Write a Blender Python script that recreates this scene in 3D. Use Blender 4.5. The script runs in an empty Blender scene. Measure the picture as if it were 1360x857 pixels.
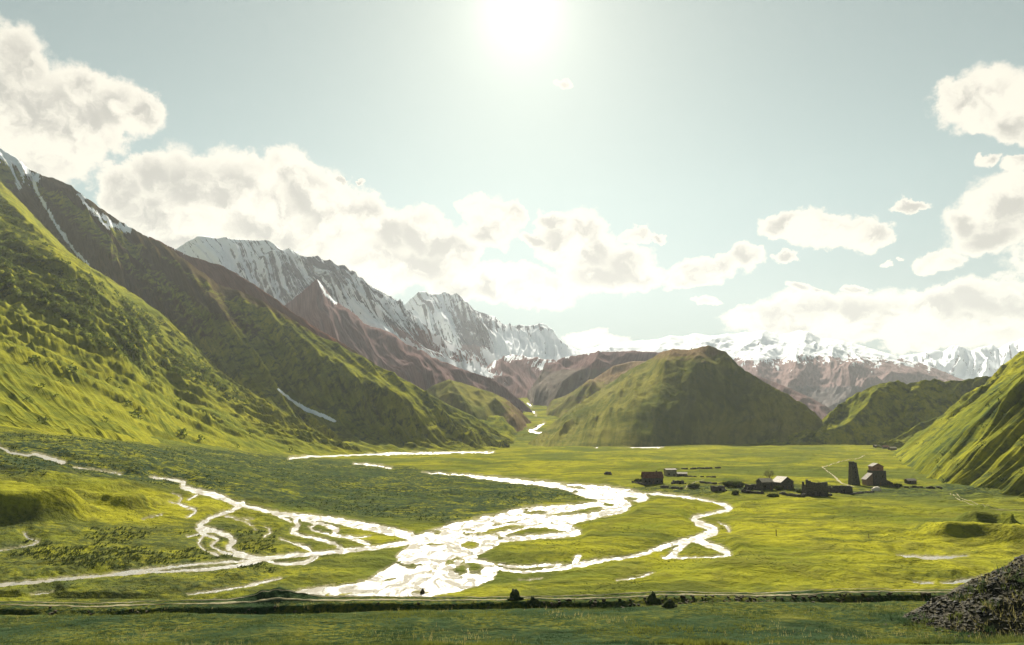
import bpy, math, random
import numpy as np
from mathutils import Vector, Matrix

# ------------------------------------------------------------------ camera, sky, sun, exposure
W0, H0, F = 1360.0, 857.0, 907.0          # photograph size and focal length in its pixels
HCAM = 43.0
PITCH = math.atan((560.0 - H0 / 2) / F)
SUN_EL, SUN_AZ = math.radians(33.0), math.radians(0.8)
sc = bpy.context.scene
COL = sc.collection
cd = bpy.data.cameras.new('camera')
cam = bpy.data.objects.new('camera', cd)
COL.objects.link(cam)
cd.sensor_width = 36.0
cd.lens = 36.0 * F / W0
cd.clip_start = 0.5
cd.clip_end = 60000
cam.location = (0, 0, HCAM)
cam.rotation_euler = (math.pi / 2 + PITCH, 0, 0)
sc.camera = cam
sc.view_settings.view_transform = 'Standard'
sc.view_settings.look = 'None'
sc.view_settings.gamma = 1.0
sc.view_settings.exposure = 1.45
sc.cycles.max_bounces = 6
sc.cycles.volume_bounces = 1
sc.cycles.diffuse_bounces = 3
sc.cycles.use_denoising = True

sl = bpy.data.lights.new('sun', 'SUN')
sl.energy = 5.0
sl.angle = math.radians(0.5)
sl.color = (1.0, 0.93, 0.78)
so = bpy.data.objects.new('sun', sl)
COL.objects.link(so)
sdir = Vector((math.sin(SUN_AZ) * math.cos(SUN_EL), math.cos(SUN_AZ) * math.cos(SUN_EL), math.sin(SUN_EL)))
so.rotation_euler = sdir.to_track_quat('Z', 'Y').to_euler()
so.location = (0, 0, 3000)

rng = np.random.default_rng(11)
random.seed(5)


def pix_dir(px, py):
    a = (np.asarray(px, float) - W0 / 2) / F
    b = (H0 / 2 - np.asarray(py, float)) / F
    return a, math.cos(PITCH) - b * math.sin(PITCH), math.sin(PITCH) + b * math.cos(PITCH)


def at(px, py, Y):
    a, c, s = pix_dir(px, py)
    k = np.asarray(Y, float) / c
    return a * k, c * k, HCAM + s * k


def project(x, y, z):
    zz = z - HCAM
    fw = y * math.cos(PITCH) + zz * math.sin(PITCH)
    up = -y * math.sin(PITCH) + zz * math.cos(PITCH)
    fw = np.maximum(fw, 1e-3)
    return W0 / 2 + F * x / fw, H0 / 2 - F * up / fw


class NT:
    """small helper to write node trees"""
    def __init__(s, tree):
        s.t = tree
        s.n = tree.nodes
        s.l = tree.links

    def add(s, typ, ins=None, **kw):
        n = s.n.new(typ)
        for k, v in kw.items():
            setattr(n, k, v)
        if ins:
            for k, v in ins.items():
                sock = n.inputs[k]
                if isinstance(v, bpy.types.NodeSocket):
                    s.l.new(v, sock)
                elif isinstance(v, (tuple, list)) and len(v) == 3 and sock.type == 'RGBA':
                    sock.default_value = (*v, 1)
                else:
                    sock.default_value = v
        return n

    def math(s, op, a, b=None, c=None, clamp=False):
        ins = {0: a}
        if b is not None:
            ins[1] = b
        if c is not None:
            ins[2] = c
        n = s.add('ShaderNodeMath', ins, operation=op)
        n.use_clamp = clamp
        return n.outputs[0]

    def vmath(s, op, a, b=None):
        ins = {0: a}
        if b is not None:
            ins[1] = b
        n = s.add('ShaderNodeVectorMath', ins, operation=op)
        return n.outputs['Value' if op == 'LENGTH' else 'Vector']

    def step(s, x, lo, hi, a=0.0, b=1.0):
        n = s.add('ShaderNodeMapRange', {'Value': x, 'From Min': lo, 'From Max': hi, 'To Min': a, 'To Max': b},
                  interpolation_type='SMOOTHSTEP')
        return n.outputs[0]

    def noise(s, vec, scale, detail=4, rough=0.55, dist=0.0):
        n = s.add('ShaderNodeTexNoise', {'Vector': vec, 'Scale': scale, 'Detail': detail, 'Roughness': rough,
                                         'Distortion': dist})
        return n.outputs['Fac']

    def mix(s, f, a, b):
        n = s.add('ShaderNodeMix', data_type='RGBA')
        for k, v in ((0, f), (6, a), (7, b)):
            if isinstance(v, bpy.types.NodeSocket):
                s.l.new(v, n.inputs[k])
            else:
                n.inputs[k].default_value = (*v, 1) if isinstance(v, (tuple, list)) and len(v) == 3 else v
        return n.outputs[2]

    def attr(s, name):
        return s.add('ShaderNodeAttribute', attribute_name=name).outputs['Fac']


# ------------------------------------------------------------------ world: sky with cumulus
wd = bpy.data.worlds.new("World")
sc.world = wd
wd.use_nodes = True
T = NT(wd.node_tree)
T.n.clear()
sky = T.add('ShaderNodeTexSky', sky_type='NISHITA')
sky.sun_disc = False
sky.sun_elevation = SUN_EL
sky.sun_rotation = SUN_AZ
sky.altitude = 1800
sky.air_density = 1.0
sky.dust_density = 1.0
sky.ozone_density = 1.0

gv = T.add('ShaderNodeTexCoord').outputs['Generated']
sep = T.add('ShaderNodeSeparateXYZ', {0: gv})
_e = T.math('ARCSINE', sep.outputs[2])
sat = T.step(_e, 0.55, 1.2, 0.55, 1.15)
skyc = T.add('ShaderNodeHueSaturation', {'Hue': 0.475, 'Saturation': sat, 'Value': 1.0, 'Color': sky.outputs[0]}).outputs[0]
az = T.math('ARCTAN2', sep.outputs[0], sep.outputs[1])
el = T.math('ARCSINE', sep.outputs[2])
cxy = T.add('ShaderNodeCombineXYZ', {0: az, 1: el}).outputs[0]
# (px, py, rx, ry) of the puffs each cumulus is heaped up from
PUFFS = [
    (-10, 140, 75, 85), (40, 150, 90, 75), (95, 150, 80, 60), (150, 138, 55, 40), (195, 140, 36, 28), (25, 80, 42, 40),
    (70, 195, 50, 36), (20, 205, 70, 36), (110, 110, 34, 28),
    (160, 248, 36, 36), (208, 232, 42, 34), (250, 245, 58, 50), (305, 260, 70, 62), (350, 290, 75, 62), (200, 285, 65, 50),
    (260, 310, 90, 40), (385, 235, 42, 36), (410, 260, 48, 42), (440, 280, 60, 52), (480, 285, 42, 40), (400, 320, 70, 40),
    (520, 310, 45, 36), (560, 310, 50, 36), (590, 325, 38, 28), (560, 350, 70, 34), (500, 350, 60, 45), (610, 340, 26, 18),
    (632, 268, 24, 20), (655, 290, 38, 34), (680, 285, 24, 24), (650, 315, 36, 20), (708, 318, 18, 10),
    (600, 380, 44, 22), (645, 378, 44, 24), (685, 368, 42, 20), (720, 385, 50, 24), (735, 292, 24, 14),
    (740, 320, 36, 34), (775, 305, 40, 32), (790, 330, 44, 36), (830, 350, 44, 32), (800, 365, 66, 26), (850, 362, 34, 20),
    (846, 306, 22, 13), (868, 313, 14, 6),
    (915, 362, 32, 18), (945, 355, 36, 14), (990, 347, 30, 16), (920, 374, 30, 12),
    (1045, 305, 36, 18), (1080, 298, 42, 20), (1115, 302, 42, 20), (1150, 306, 32, 15), (1095, 315, 40, 16),
    (1046, 344, 18, 10), (1058, 384, 16, 9), (1080, 386, 8, 4), (938, 400, 12, 6), (1212, 273, 22, 8), (1142, 380, 12, 7),
    (1174, 343, 10, 4), (1198, 337, 6, 3), (1303, 216, 18, 10), (1252, 345, 34, 18), (1235, 352, 20, 10),
    (1270, 140, 36, 32), (1300, 125, 40, 32), (1335, 135, 46, 34), (1345, 165, 34, 24), (1300, 165, 36, 18),
    (1290, 290, 36, 22), (1330, 275, 48, 44), (1365, 265, 50, 50), (1320, 310, 50, 22), (1350, 213, 20, 12),
    (985, 425, 34, 18), (1020, 420, 40, 22), (1075, 412, 50, 24), (1060, 432, 90, 18), (1135, 415, 50, 28), (1190, 415, 60, 32),
    (1245, 410, 56, 32), (1300, 400, 56, 34), (1350, 400, 60, 38), (1180, 440, 90, 22), (1300, 435, 90, 26), (1215, 462, 40, 12),
    (775, 453, 26, 12), (800, 458, 40, 9), (752, 106, 16, 5), (448, 232, 12, 5), (478, 231, 8, 4),
    (1450, 330, 90, 60), (1480, 430, 120, 50), (-90, 250, 120, 60), (-160, 120, 120, 80), (1500, 150, 90, 50),
]
wz = T.add('ShaderNodeTexNoise', {'Vector': cxy, 'Scale': 9.0, 'Detail': 7.0, 'Roughness': 0.62})
wv = T.vmath('SUBTRACT', wz.outputs['Color'], (0.5, 0.5, 0.5))
wv = T.vmath('MULTIPLY', wv, (0.085, 0.07, 0.0))
wz2 = T.add('ShaderNodeTexNoise', {'Vector': cxy, 'Scale': 42.0, 'Detail': 5.0, 'Roughness': 0.6})
wv2 = T.vmath('MULTIPLY', T.vmath('SUBTRACT', wz2.outputs['Color'], (0.5, 0.5, 0.5)), (0.022, 0.018, 0.0))
wp = T.vmath('ADD', T.vmath('ADD', cxy, wv), wv2)
cur = None
for (px, py, rx, ry) in PUFFS:
    a, c, s = pix_dir(px, py)
    n_ = math.sqrt(a * a + c * c + s * s)
    ca, ce = math.atan2(a, c), math.asin(s / n_)
    k1 = math.cos(ce) * (math.cos(ca) ** -1)
    sc_r = F * (1 + (a * a)) ** 0.5
    kx, ky = sc_r / rx * 0.86, sc_r / ry * 0.86
    d = T.vmath('LENGTH', T.vmath('MULTIPLY', T.vmath('SUBTRACT', wp, (ca, ce, 0)), (kx * 1.08, ky * 1.08, 0)))
    cur = d if cur is None else T.math('SMOOTH_MIN', cur, d, 0.12)
far_field = T.noise(wp, 4.5, 3, 0.5)                        # loose cumulus all round the rest of the sky
outer = T.step(T.math('ABSOLUTE', az), 0.78, 0.95)
gen = T.math('MULTIPLY_ADD', far_field, -7.0, 5.35)
gen = T.math('ADD', gen, T.math('MULTIPLY', T.math('SUBTRACT', 1.0, outer), 5.0))
cur = T.math('MINIMUM', cur, gen)
fine = T.noise(cxy, 70.0, 6, 0.65)
n_soft = T.noise(cxy, 14.0, 3, 0.5)
edge = T.math('ADD', cur, T.math('MULTIPLY', T.math('SUBTRACT', fine, 0.5), 0.60))
dens = T.step(edge, T.step(n_soft, 0.4, 0.62, 1.0, 1.16), 0.76)
deep = T.step(cur, 0.85, 0.25)                                # how thick the cloud is along the ray
n_a = T.noise(wp, 9.0, 6, 0.55)
up_off = T.vmath('ADD', wp, (0.0, 0.02, 0.0))
n_b = T.noise(up_off, 9.0, 6, 0.55)
under = T.math('ADD', T.math('MULTIPLY', T.math('SUBTRACT', n_b, n_a), 3.2), n_a)
grey = T.math('MULTIPLY', deep, T.step(under, 0.30, 0.66), clamp=True)
ccol = T.mix(grey, (0.33, 0.31, 0.262), (0.175, 0.168, 0.148))
ccol = T.vmath('SCALE', ccol)
ccol.node.inputs['Scale'].default_value = 1.0
SKY_STR = 0.05
skys = T.vmath('MULTIPLY', skyc, (0.60, 0.655, 0.55))
skys = T.vmath('SCALE', skys)
low = T.step(el, 0.34, 0.0, 1.0, 0.37)
T.l.new(low, skys.node.inputs['Scale'])
cc = T.vmath('SCALE', ccol)
cc.node.inputs['Scale'].default_value = 1.0 / SKY_STR
horiz = T.step(el, 0.0, 0.03)
# the bright aureole of thin high haze round the sun
dt = T.add('ShaderNodeVectorMath', {0: gv, 1: tuple(sdir)}, operation='DOT_PRODUCT').outputs['Value']
ang = T.math('ARCCOSINE', T.math('MINIMUM', dt, 0.99999))
gl = T.math('ADD', T.math('MULTIPLY', T.math('EXPONENT', T.math('MULTIPLY', ang, -3.0)), 0.075),
            T.math('MULTIPLY', T.math('EXPONENT', T.math('MULTIPLY', ang, -26.0)), 0.28))
glc = T.vmath('SCALE', T.add('ShaderNodeCombineXYZ', {0: 1.0, 1: 0.93, 2: 0.78}).outputs[0])
T.l.new(T.math('DIVIDE', gl, SKY_STR), glc.node.inputs['Scale'])
final = T.mix(T.math('MULTIPLY', T.math('MULTIPLY', dens, 0.96), horiz), skys, cc)
final = T.vmath('ADD', final, glc)
bg = T.add('ShaderNodeBackground', {'Color': final, 'Strength': SKY_STR})
wo = T.add('ShaderNodeOutputWorld', {'Surface': bg.outputs[0]})
wd.cycles.sampling_method = 'MANUAL'
wd.cycles.sample_map_resolution = 512


# ------------------------------------------------------------------ numpy noise
def _hash(ix, iy, seed):
    h = (ix * 374761393 + iy * 668265263 + seed * 1274126177) & 0xFFFFFFFF
    h = ((h ^ (h >> 13)) * 1103515245) & 0xFFFFFFFF
    h = ((h ^ (h >> 16)) * 2246822519) & 0xFFFFFFFF
    return (h ^ (h >> 13)) & 0xFFFFFFFF


def perlin(x, y, seed=0):
    x, y = np.broadcast_arrays(np.asarray(x, float), np.asarray(y, float))
    x0 = np.floor(x).astype(np.int64)
    y0 = np.floor(y).astype(np.int64)
    fx, fy = x - x0, y - y0
    ux = fx * fx * fx * (fx * (fx * 6 - 15) + 10)
    uy = fy * fy * fy * (fy * (fy * 6 - 15) + 10)

    def g(i, j):
        a = _hash(x0 + i, y0 + j, seed) * (2 * math.pi / 4294967296.0)
        return np.cos(a) * (fx - i) + np.sin(a) * (fy - j)
    n0 = g(0, 0) * (1 - ux) + g(1, 0) * ux
    n1 = g(0, 1) * (1 - ux) + g(1, 1) * ux
    return (n0 * (1 - uy) + n1 * uy) * 1.45


def fbm(x, y, octs=5, seed=0, gain=0.5, lac=2.03):
    r, a, f = 0.0, 1.0, 1.0
    for i in range(octs):
        r = r + a * perlin(x * f + 17.3 * i, y * f - 9.1 * i, seed + i)
        a *= gain
        f *= lac
    return r


def ridged(x, y, octs=5, seed=0, gain=0.5, lac=2.03):
    r, a, f, w = 0.0, 1.0, 1.0, 1.0
    for i in range(octs):
        n = 1 - np.abs(perlin(x * f + 7.7 * i, y * f + 3.1 * i, seed + i)) * 1.35
        n = n * n
        r = r + a * n * w
        w = np.clip(n * 1.3, 0, 1)
        a *= gain
        f *= lac
    return r


def sstep(x, a, b):
    t = np.clip((x - a) / (b - a), 0, 1)
    return t * t * (3 - 2 * t)


def polydist(X, Y, pts, widths=None, reach=None):
    """distance to a polyline, side sign, parameter 0..1 and interpolated width"""
    P = np.array([p[:2] for p in pts], float)
    wd_ = np.array(widths if widths is not None else [1.0] * len(P), float)
    seg = np.hypot(*(P[1:] - P[:-1]).T)
    cum = np.concatenate([[0], np.cumsum(seg)])
    best = np.full(X.shape, 1e9)
    sgn = np.ones(X.shape)
    tt = np.zeros(X.shape)
    ww = np.full(X.shape, wd_[0])
    for i in range(len(P) - 1):
        ax, ay = P[i]
        bx, by = P[i + 1]
        dx, dy = bx - ax, by - ay
        L2 = dx * dx + dy * dy + 1e-9
        t = np.clip(((X - ax) * dx + (Y - ay) * dy) / L2, 0, 1)
        d = np.hypot(X - ax - t * dx, Y - ay - t * dy)
        m = d < best
        best = np.where(m, d, best)
        sgn = np.where(m, np.sign(dx * (Y - ay) - dy * (X - ax)), sgn)
        tt = np.where(m, (cum[i] + t * seg[i]) / cum[-1], tt)
        ww = np.where(m, wd_[i] + (wd_[i + 1] - wd_[i]) * t, ww)
    return best, sgn, tt, ww


def inpoly(X, Y, poly):
    P = np.array(poly, float)
    ins = np.zeros(X.shape, bool)
    j = len(P) - 1
    for i in range(len(P)):
        xi, yi = P[i]
        xj, yj = P[j]
        c = ((yi > Y) != (yj > Y)) & (X < (xj - xi) * (Y - yi) / (yj - yi + 1e-12) + xi)
        ins ^= c
        j = i
    return ins


def polysd(X, Y, poly):
    d = polydist(X, Y, list(poly) + [poly[0]])[0]
    return np.where(inpoly(X, Y, poly), -d, d)


# ------------------------------------------------------------------ height of the ground
def softplus(t, k):
    return np.where(t > 8 * k, t, k * np.log1p(np.exp(np.clip(t / k, -30, 30))))


def base_z(x, y):
    """plain, side fan on the left and the valley floor climbing away at the far end"""
    z = 0.20 * softplus(-x - 100 - 0.35 * np.clip(y - 400, 0, 2500), 22) * sstep(y, 130, 340)
    z = np.minimum(z, 160)
    z = z + 0.09 * np.minimum(softplus(y - 1270, 40), 2600) * (1 - sstep(x / (np.abs(y) + 1), 0.10, 0.2))
    return z


def fore_z(x, y):
    """grass shelf in front of the camera with a ditch and the dirt road along its rim"""
    wob = 1.6 * perlin(x * 0.02, 3.3, 5)
    yy = y - wob - 0.06 * x
    z = 18.1 + np.where(yy < 100, (100 - yy) * 0.117, 0)
    z = z + np.maximum(0, 70 - y) * 0.155
    z = z - 1.5 * sstep(yy, 93.0, 97.0) * (1 - sstep(yy, 98.4, 99.6)) * (0.35 + 0.65 * sstep(perlin(x * 0.045, 1.7, 9), -0.35, 0.25))
    z = z - np.maximum(0, yy - 103.5) * 0.30
    return z


def world_line(pts):
    out = []
    for p in pts:
        q = on_base(p[0], p[1])
        out.append((q[0], q[1]))
    return out


def on_base(px, py, fn=None):
    fn = fn or base_z
    Ys = np.geomspace(60, 9000, 2600)
    x, y, z = at(px, py, Ys)
    g = fn(x, y)
    k = np.argmax(z < g)
    if k == 0:
        k = len(Ys) - 1
    Y0 = Ys[k - 1]
    Y1 = Ys[k]
    for _ in range(12):
        m = (Y0 + Y1) / 2
        x, y, z = at(px, py, m)
        if z < fn(np.array(x), np.array(y)):
            Y1 = m
        else:
            Y0 = m
    x, y, z = at(px, py, Y1)
    return float(x), float(y), float(fn(np.array(x), np.array(y)))


# scarps: (line of the foot in the photograph, height, run of the steep face, length over which the top sinks back)
SCARPS = [([(-120, 716), (0, 706), (60, 701), (110, 693), (150, 685), (172, 675)], 10.5, 13, 60),
          ([(-100, 655), (0, 648), (60, 640), (110, 636)], 2.2, 5, 40),
          ([(140, 680), (175, 679), (205, 676), (222, 665)], 5.0, 9, 40),
          ([(110, 658), (150, 653), (195, 652), (225, 648)], 2.0, 6, 40),
          ([(1172, 694), (1195, 703), (1215, 713), (1240, 720), (1290, 722), (1320, 728), (1370, 740), (1450, 750)], 5.0, 7, 90),
          ([(1240, 697), (1262, 703), (1290, 709), (1320, 709), (1345, 714), (1400, 716)], 4.6, 7, 60),
          ([(0, 765), (70, 760), (147, 754), (200, 748), (252, 739)], 0.9, 9, 40),
          ([(1060, 683), (1110, 676), (1160, 670), (1205, 668)], 1.2, 6, 40),
          ([(895, 628), (960, 624), (1020, 622)], 1.3, 7, 60),
          ([(640, 634), (700, 630), (800, 626), (900, 621)], 1.0, 7, 60),
          ([(930, 640), (1000, 646), (1060, 652)], 1.0, 6, 50),
          ([(760, 678), (800, 684), (850, 690), (890, 694)], 0.8, 8, 40),
          ([(900, 768), (980, 774), (1080, 778), (1190, 790)], 1.8, 18, 40),
          ([(60, 626), (160, 632), (240, 640)], 1.2, 6, 40),
          ]


def chaikin(l, n=3):
    for _ in range(n):
        o = [l[0]]
        for a, b in zip(l[:-1], l[1:]):
            o += [(a[0] * .75 + b[0] * .25, a[1] * .75 + b[1] * .25), (a[0] * .25 + b[0] * .75, a[1] * .25 + b[1] * .75)]
        l = o + [l[-1]]
    return l


_SC = [(chaikin(world_line(l)), h, w, L) for (l, h, w, L) in SCARPS]


def relief(x, y):
    """banks, swells and hummocks of the plain"""
    z = 0.0
    w_min = 6.0
    wx = x + 6 * perlin(x * 0.02, y * 0.02, 71)
    wy = y + 7 * perlin(x * 0.022, y * 0.015, 72) + 1.0 * perlin(x * 0.08, y * 0.04, 73)
    far = sstep(y, 160, 190)
    for (l, h, w, L) in _SC:
        m = (wx > min(p[0] for p in l) - 40) & (wx < max(p[0] for p in l) + 40) & (wy < max(p[1] for p in l) + 5 * L) & (wy > min(p[1] for p in l) - 5)
        if not m.any():
            continue
        d, s, t, _ = polydist(wx[m], wy[m], l)
        lx = l[-1][0] - l[0][0]
        d = d * np.sign(s) * (1 if lx > 0 else -1)
        tap = np.clip(np.minimum(t, 1 - t) * 3.2, 0, 1)
        tap = tap * tap * (3 - 2 * tap)
        w = max(w, w_min)
        v = h * (0.85 + 0.35 * perlin(x[m] * 0.025, y[m] * 0.025, 74)) * sstep(d, 0, w) * np.exp(-np.maximum(d - w, 0) / L) * tap
        zz = np.zeros(x.shape)
        zz[m] = v
        z = z + zz
    z = z + far * (1.5 * perlin(x * 0.011, y * 0.009, 31) + 0.55 * perlin(x * 0.035, y * 0.028, 32) + 0.9)
    heath = heath_mask(x, y)
    z = z + far * heath * (0.95 * fbm(x * 0.055, y * 0.045, 4, 44, 0.6) + 0.35 * perlin(x * 0.4, y * 0.3, 45))
    z = z + far * 0.20 * fbm(x * 0.14, y * 0.1, 3, 46, 0.6) * (1 + y / 500)
    z = z + far * np.clip(y / 500, .3, 2) * 1.1 * np.maximum(0, ridged(x * 0.008 + 3, y * 0.012, 4, 49) - 1.05)
    z = z + far * 2.5 * sstep(x / (y + 1), 0.42, 0.7) * (1 - sstep(y, 420, 520)) * (ridged(x * 0.012, y * 0.02, 3, 47) - 0.9)
    return z


def heath_mask(x, y):
    px, py = project(x, y, base_z(x, y))
    top = np.interp(px, [-200, 0, 100, 200, 300, 400, 500, 600, 650, 800], [560, 575, 583, 592, 600, 607, 617, 628, 634, 648])
    bot = np.interp(px, [-200, 0, 100, 200, 300, 400, 500, 600, 700, 800], [640, 640, 640, 645, 660, 678, 690, 695, 672, 660])
    m1 = sstep(py, top - 3, top + 4) * (1 - sstep(py, bot - 8, bot + 8))
    m2 = sstep(py, 690, 705) * (1 - sstep(px, 330, 520)) * 0.55
    return np.clip(m1 + m2, 0, 1)


# ------------------------------------------------------------------ the river, traced in the photograph and laid on the plain
BODY = [(544, 717), (555, 710), (584, 703), (597, 695), (623, 692), (645, 686), (679, 678), (712, 673), (745, 672), (780, 669),
        (797, 665), (773, 659), (755, 652), (729, 646), (700, 643), (650, 637), (618, 632), (648, 633), (700, 638), (760, 643),
        (810, 647), (845, 652), (858, 657), (862, 664), (838, 669), (834, 679), (812, 684), (785, 689), (764, 694), (757, 700),
        (773, 705), (769, 711), (755, 713), (700, 717), (670, 719), (655, 727), (627, 741), (650, 746), (664, 754), (657, 763),
        (652, 771), (620, 782), (590, 789), (560, 794), (500, 797), (440, 799), (405, 799), (388, 793), (380, 788), (417, 780),
        (483, 774), (501, 763), (520, 753), (530, 745), (525, 739), (542, 727), (545, 720)]
ISLES = [[(609, 724), (622, 717), (640, 722), (630, 730), (615, 729)], [(616, 747), (632, 747), (645, 753), (634, 762), (624, 759)],
         [(642, 700), (665, 693), (706, 690), (670, 697)], [(688, 680), (715, 677), (732, 680), (700, 684)],
         [(715, 685), (744, 682), (786, 673), (797, 672), (806, 676), (788, 681), (755, 684)],
         [(738, 643), (764, 645), (784, 648), (766, 650)], [(826, 662), (837, 659), (851, 664), (837, 667)],
         [(630, 709), (667, 698), (695, 696), (700, 702), (661, 706), (650, 711)],
         [(668, 713), (680, 706), (715, 699), (745, 704), (756, 707), (700, 711)],
         [(592, 745), (605, 741), (600, 748), (590, 751)], [(445, 790), (470, 786), (468, 789), (448, 793)],
         [(560, 722), (580, 720), (600, 724), (575, 726)], [(510, 770), (525, 765), (528, 768), (512, 773)]]
STRANDS = [
    [(850, 655, 2), (880, 657, 3), (910, 660, 4), (940, 665, 4), (965, 671, 6), (970, 677, 7), (958, 680, 5), (935, 684, 5), (919, 689, 8),
     (930, 696, 12), (945, 701, 14), (948, 706, 14), (933, 713, 12), (915, 718, 10), (895, 721, 8), (870, 731, 7), (855, 736, 5),
     (830, 741, 5), (800, 744, 7), (770, 750, 8), (745, 755, 7), (715, 759, 4), (690, 760, 4), (660, 755, 5)],
    [(912, 720, 9), (900, 730, 9), (890, 740, 8)],
    [(925, 718, 9), (945, 725, 11), (962, 732, 12), (970, 738, 7), (950, 740, 3), (920, 741, 3), (880, 741, 3)],
    [(768, 739, 5), (763, 748, 7)], [(664, 750, 4), (690, 754, 4), (715, 751, 4), (745, 750, 3)],
    [(820, 771, 1.5), (845, 768, 3), (868, 761, 1.5)], [(955, 695, 1.5), (966, 699, 3), (969, 706, 2.5)],
    [(200, 634, 1.5), (225, 637, 3), (247, 641, 6), (240, 647, 8), (260, 652, 7), (280, 656, 9), (300, 663, 9), (315, 670, 6), (340, 676, 6),
     (370, 682, 7), (400, 686, 9), (440, 691, 8), (480, 700, 9), (520, 708, 10), (552, 714, 12)], [(395, 684, 4), (430, 687, 5), (470, 693, 5), (510, 700, 5), (548, 709, 5)],
    [(322, 668, 5), (315, 676, 5), (295, 682, 4), (275, 690, 5), (262, 700, 9), (285, 705, 8), (303, 712, 7), (312, 720, 6), (300, 727, 6),
     (315, 734, 6), (330, 739, 9), (348, 743, 9)],
    [(262, 703, 7), (272, 711, 4), (292, 716, 4), (278, 725, 3), (296, 734, 4), (325, 741, 4)], [(250, 713, 2), (275, 706, 3)],
    [(345, 742, 8), (400, 737, 8), (450, 733, 7), (500, 727, 7), (548, 720, 8)],
    [(345, 744, 9), (320, 751, 6), (270, 757, 6), (200, 760, 5), (150, 764, 5), (100, 768, 6), (50, 773, 6), (-40, 781, 8)],
    [(340, 744, 5), (280, 748, 4), (220, 754, 4), (165, 761, 7), (130, 766, 5)],
    [(392, 688, 6), (396, 700, 5), (385, 708, 4), (410, 713, 4), (440, 720, 5), (455, 729, 5)],
    [(402, 690, 6), (430, 697, 7), (450, 703, 6), (440, 710, 4), (468, 715, 5), (490, 723, 5)],
    [(270, 712, 2), (262, 722, 2), (272, 731, 2), (290, 738, 2)], [(300, 686, 1), (318, 690, 2), (336, 690, 1.5)], [(352, 700, 1.5), (362, 707, 2), (352, 713, 1.5)],
    [(230, 655, 1.5), (243, 660, 2), (236, 668, 1.5), (250, 676, 2)], [(372, 716, 2), (390, 722, 2.5), (408, 727, 3), (415, 735, 3)], [(460, 712, 2), (478, 714, 2.5), (492, 712, 2)],
    [(420, 696, 4), (408, 702, 3), (432, 709, 3), (452, 713, 3)], [(350, 744, 6), (375, 750, 5), (405, 748, 7), (420, 740, 8)],
    [(362, 681, 4), (380, 690, 2), (388, 693, 2)], [(310, 688, 1.5), (330, 695, 2), (340, 704, 1.5)],
    [(225, 667, 2), (250, 672, 2), (262, 680, 2.5), (248, 688, 2)], [(250, 664, 2), (262, 658, 2.5)],
    [(-20, 588, 4), (0, 593, 4), (10, 600, 4), (35, 606, 3), (45, 603, 4), (60, 607, 6), (84, 615, 6)],
    [(98, 621, 1), (130, 625, 1.5), (161, 630, 2)], [(33, 709, 1.5), (37, 716, 2.5), (57, 720, 2.5), (29, 727, 3), (-10, 733, 3)],
    [(190, 690, 1.5), (215, 684, 1.5)], [(325, 780, 1.5), (345, 774, 4), (372, 769, 2)], [(250, 790, 1.5), (290, 785, 2), (320, 780, 2)],
    [(180, 802, 2.5), (250, 800, 3), (340, 797, 4), (395, 793, 8)], [(40, 790, 1.5), (70, 787, 2)],
    [(385, 609, 2), (420, 606, 4.5), (450, 604, 5), (500, 603, 4), (560, 602, 4), (620, 601, 3), (655, 601, 1.5)],
    [(470, 616, 1), (500, 618, 3), (520, 622, 2.5)], [(560, 628, 1), (600, 630, 1.5), (650, 634, 3)],
    [(760, 580, 2), (770, 583, 6), (778, 588, 6), (792, 594, 3)], [(785, 587, 3), (820, 591, 3.5), (850, 594, 3), (880, 594, 1.5)],
    [(735, 578, 1), (715, 575, 2), (700, 572, 2), (715, 568, 2), (723, 562, 2)], [(712, 552, 1.2), (709, 547, 2)], [(706, 541, 1), (701, 536, 1.8)],
    [(1192, 738, 1), (1215, 740, 4), (1235, 742, 6), (1262, 740, 4), (1285, 738, 1)], [(1213, 774, 1), (1238, 775, 2)],
    [(1252, 775, 2), (1275, 773, 4), (1296, 769, 5), (1310, 764, 2)],
    [(690, 771, 1), (720, 769, 1.2)],
]


def round_off(l, closed=False, n=2):
    for _ in range(n):
        pairs = list(zip(l, l[1:] + l[:1])) if closed else list(zip(l[:-1], l[1:]))
        o = [] if closed else [l[0]]
        for a, b in pairs:
            o += [tuple(p * .75 + q * .25 for p, q in zip(a, b)), tuple(p * .25 + q * .75 for p, q in zip(a, b))]
        l = o if closed else o + [l[-1]]
    return l


STRANDS = [round_off(s) for s in STRANDS]
BODY = round_off(BODY, True, 1)
ISLES = [round_off(i, True, 1) for i in ISLES]


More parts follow.
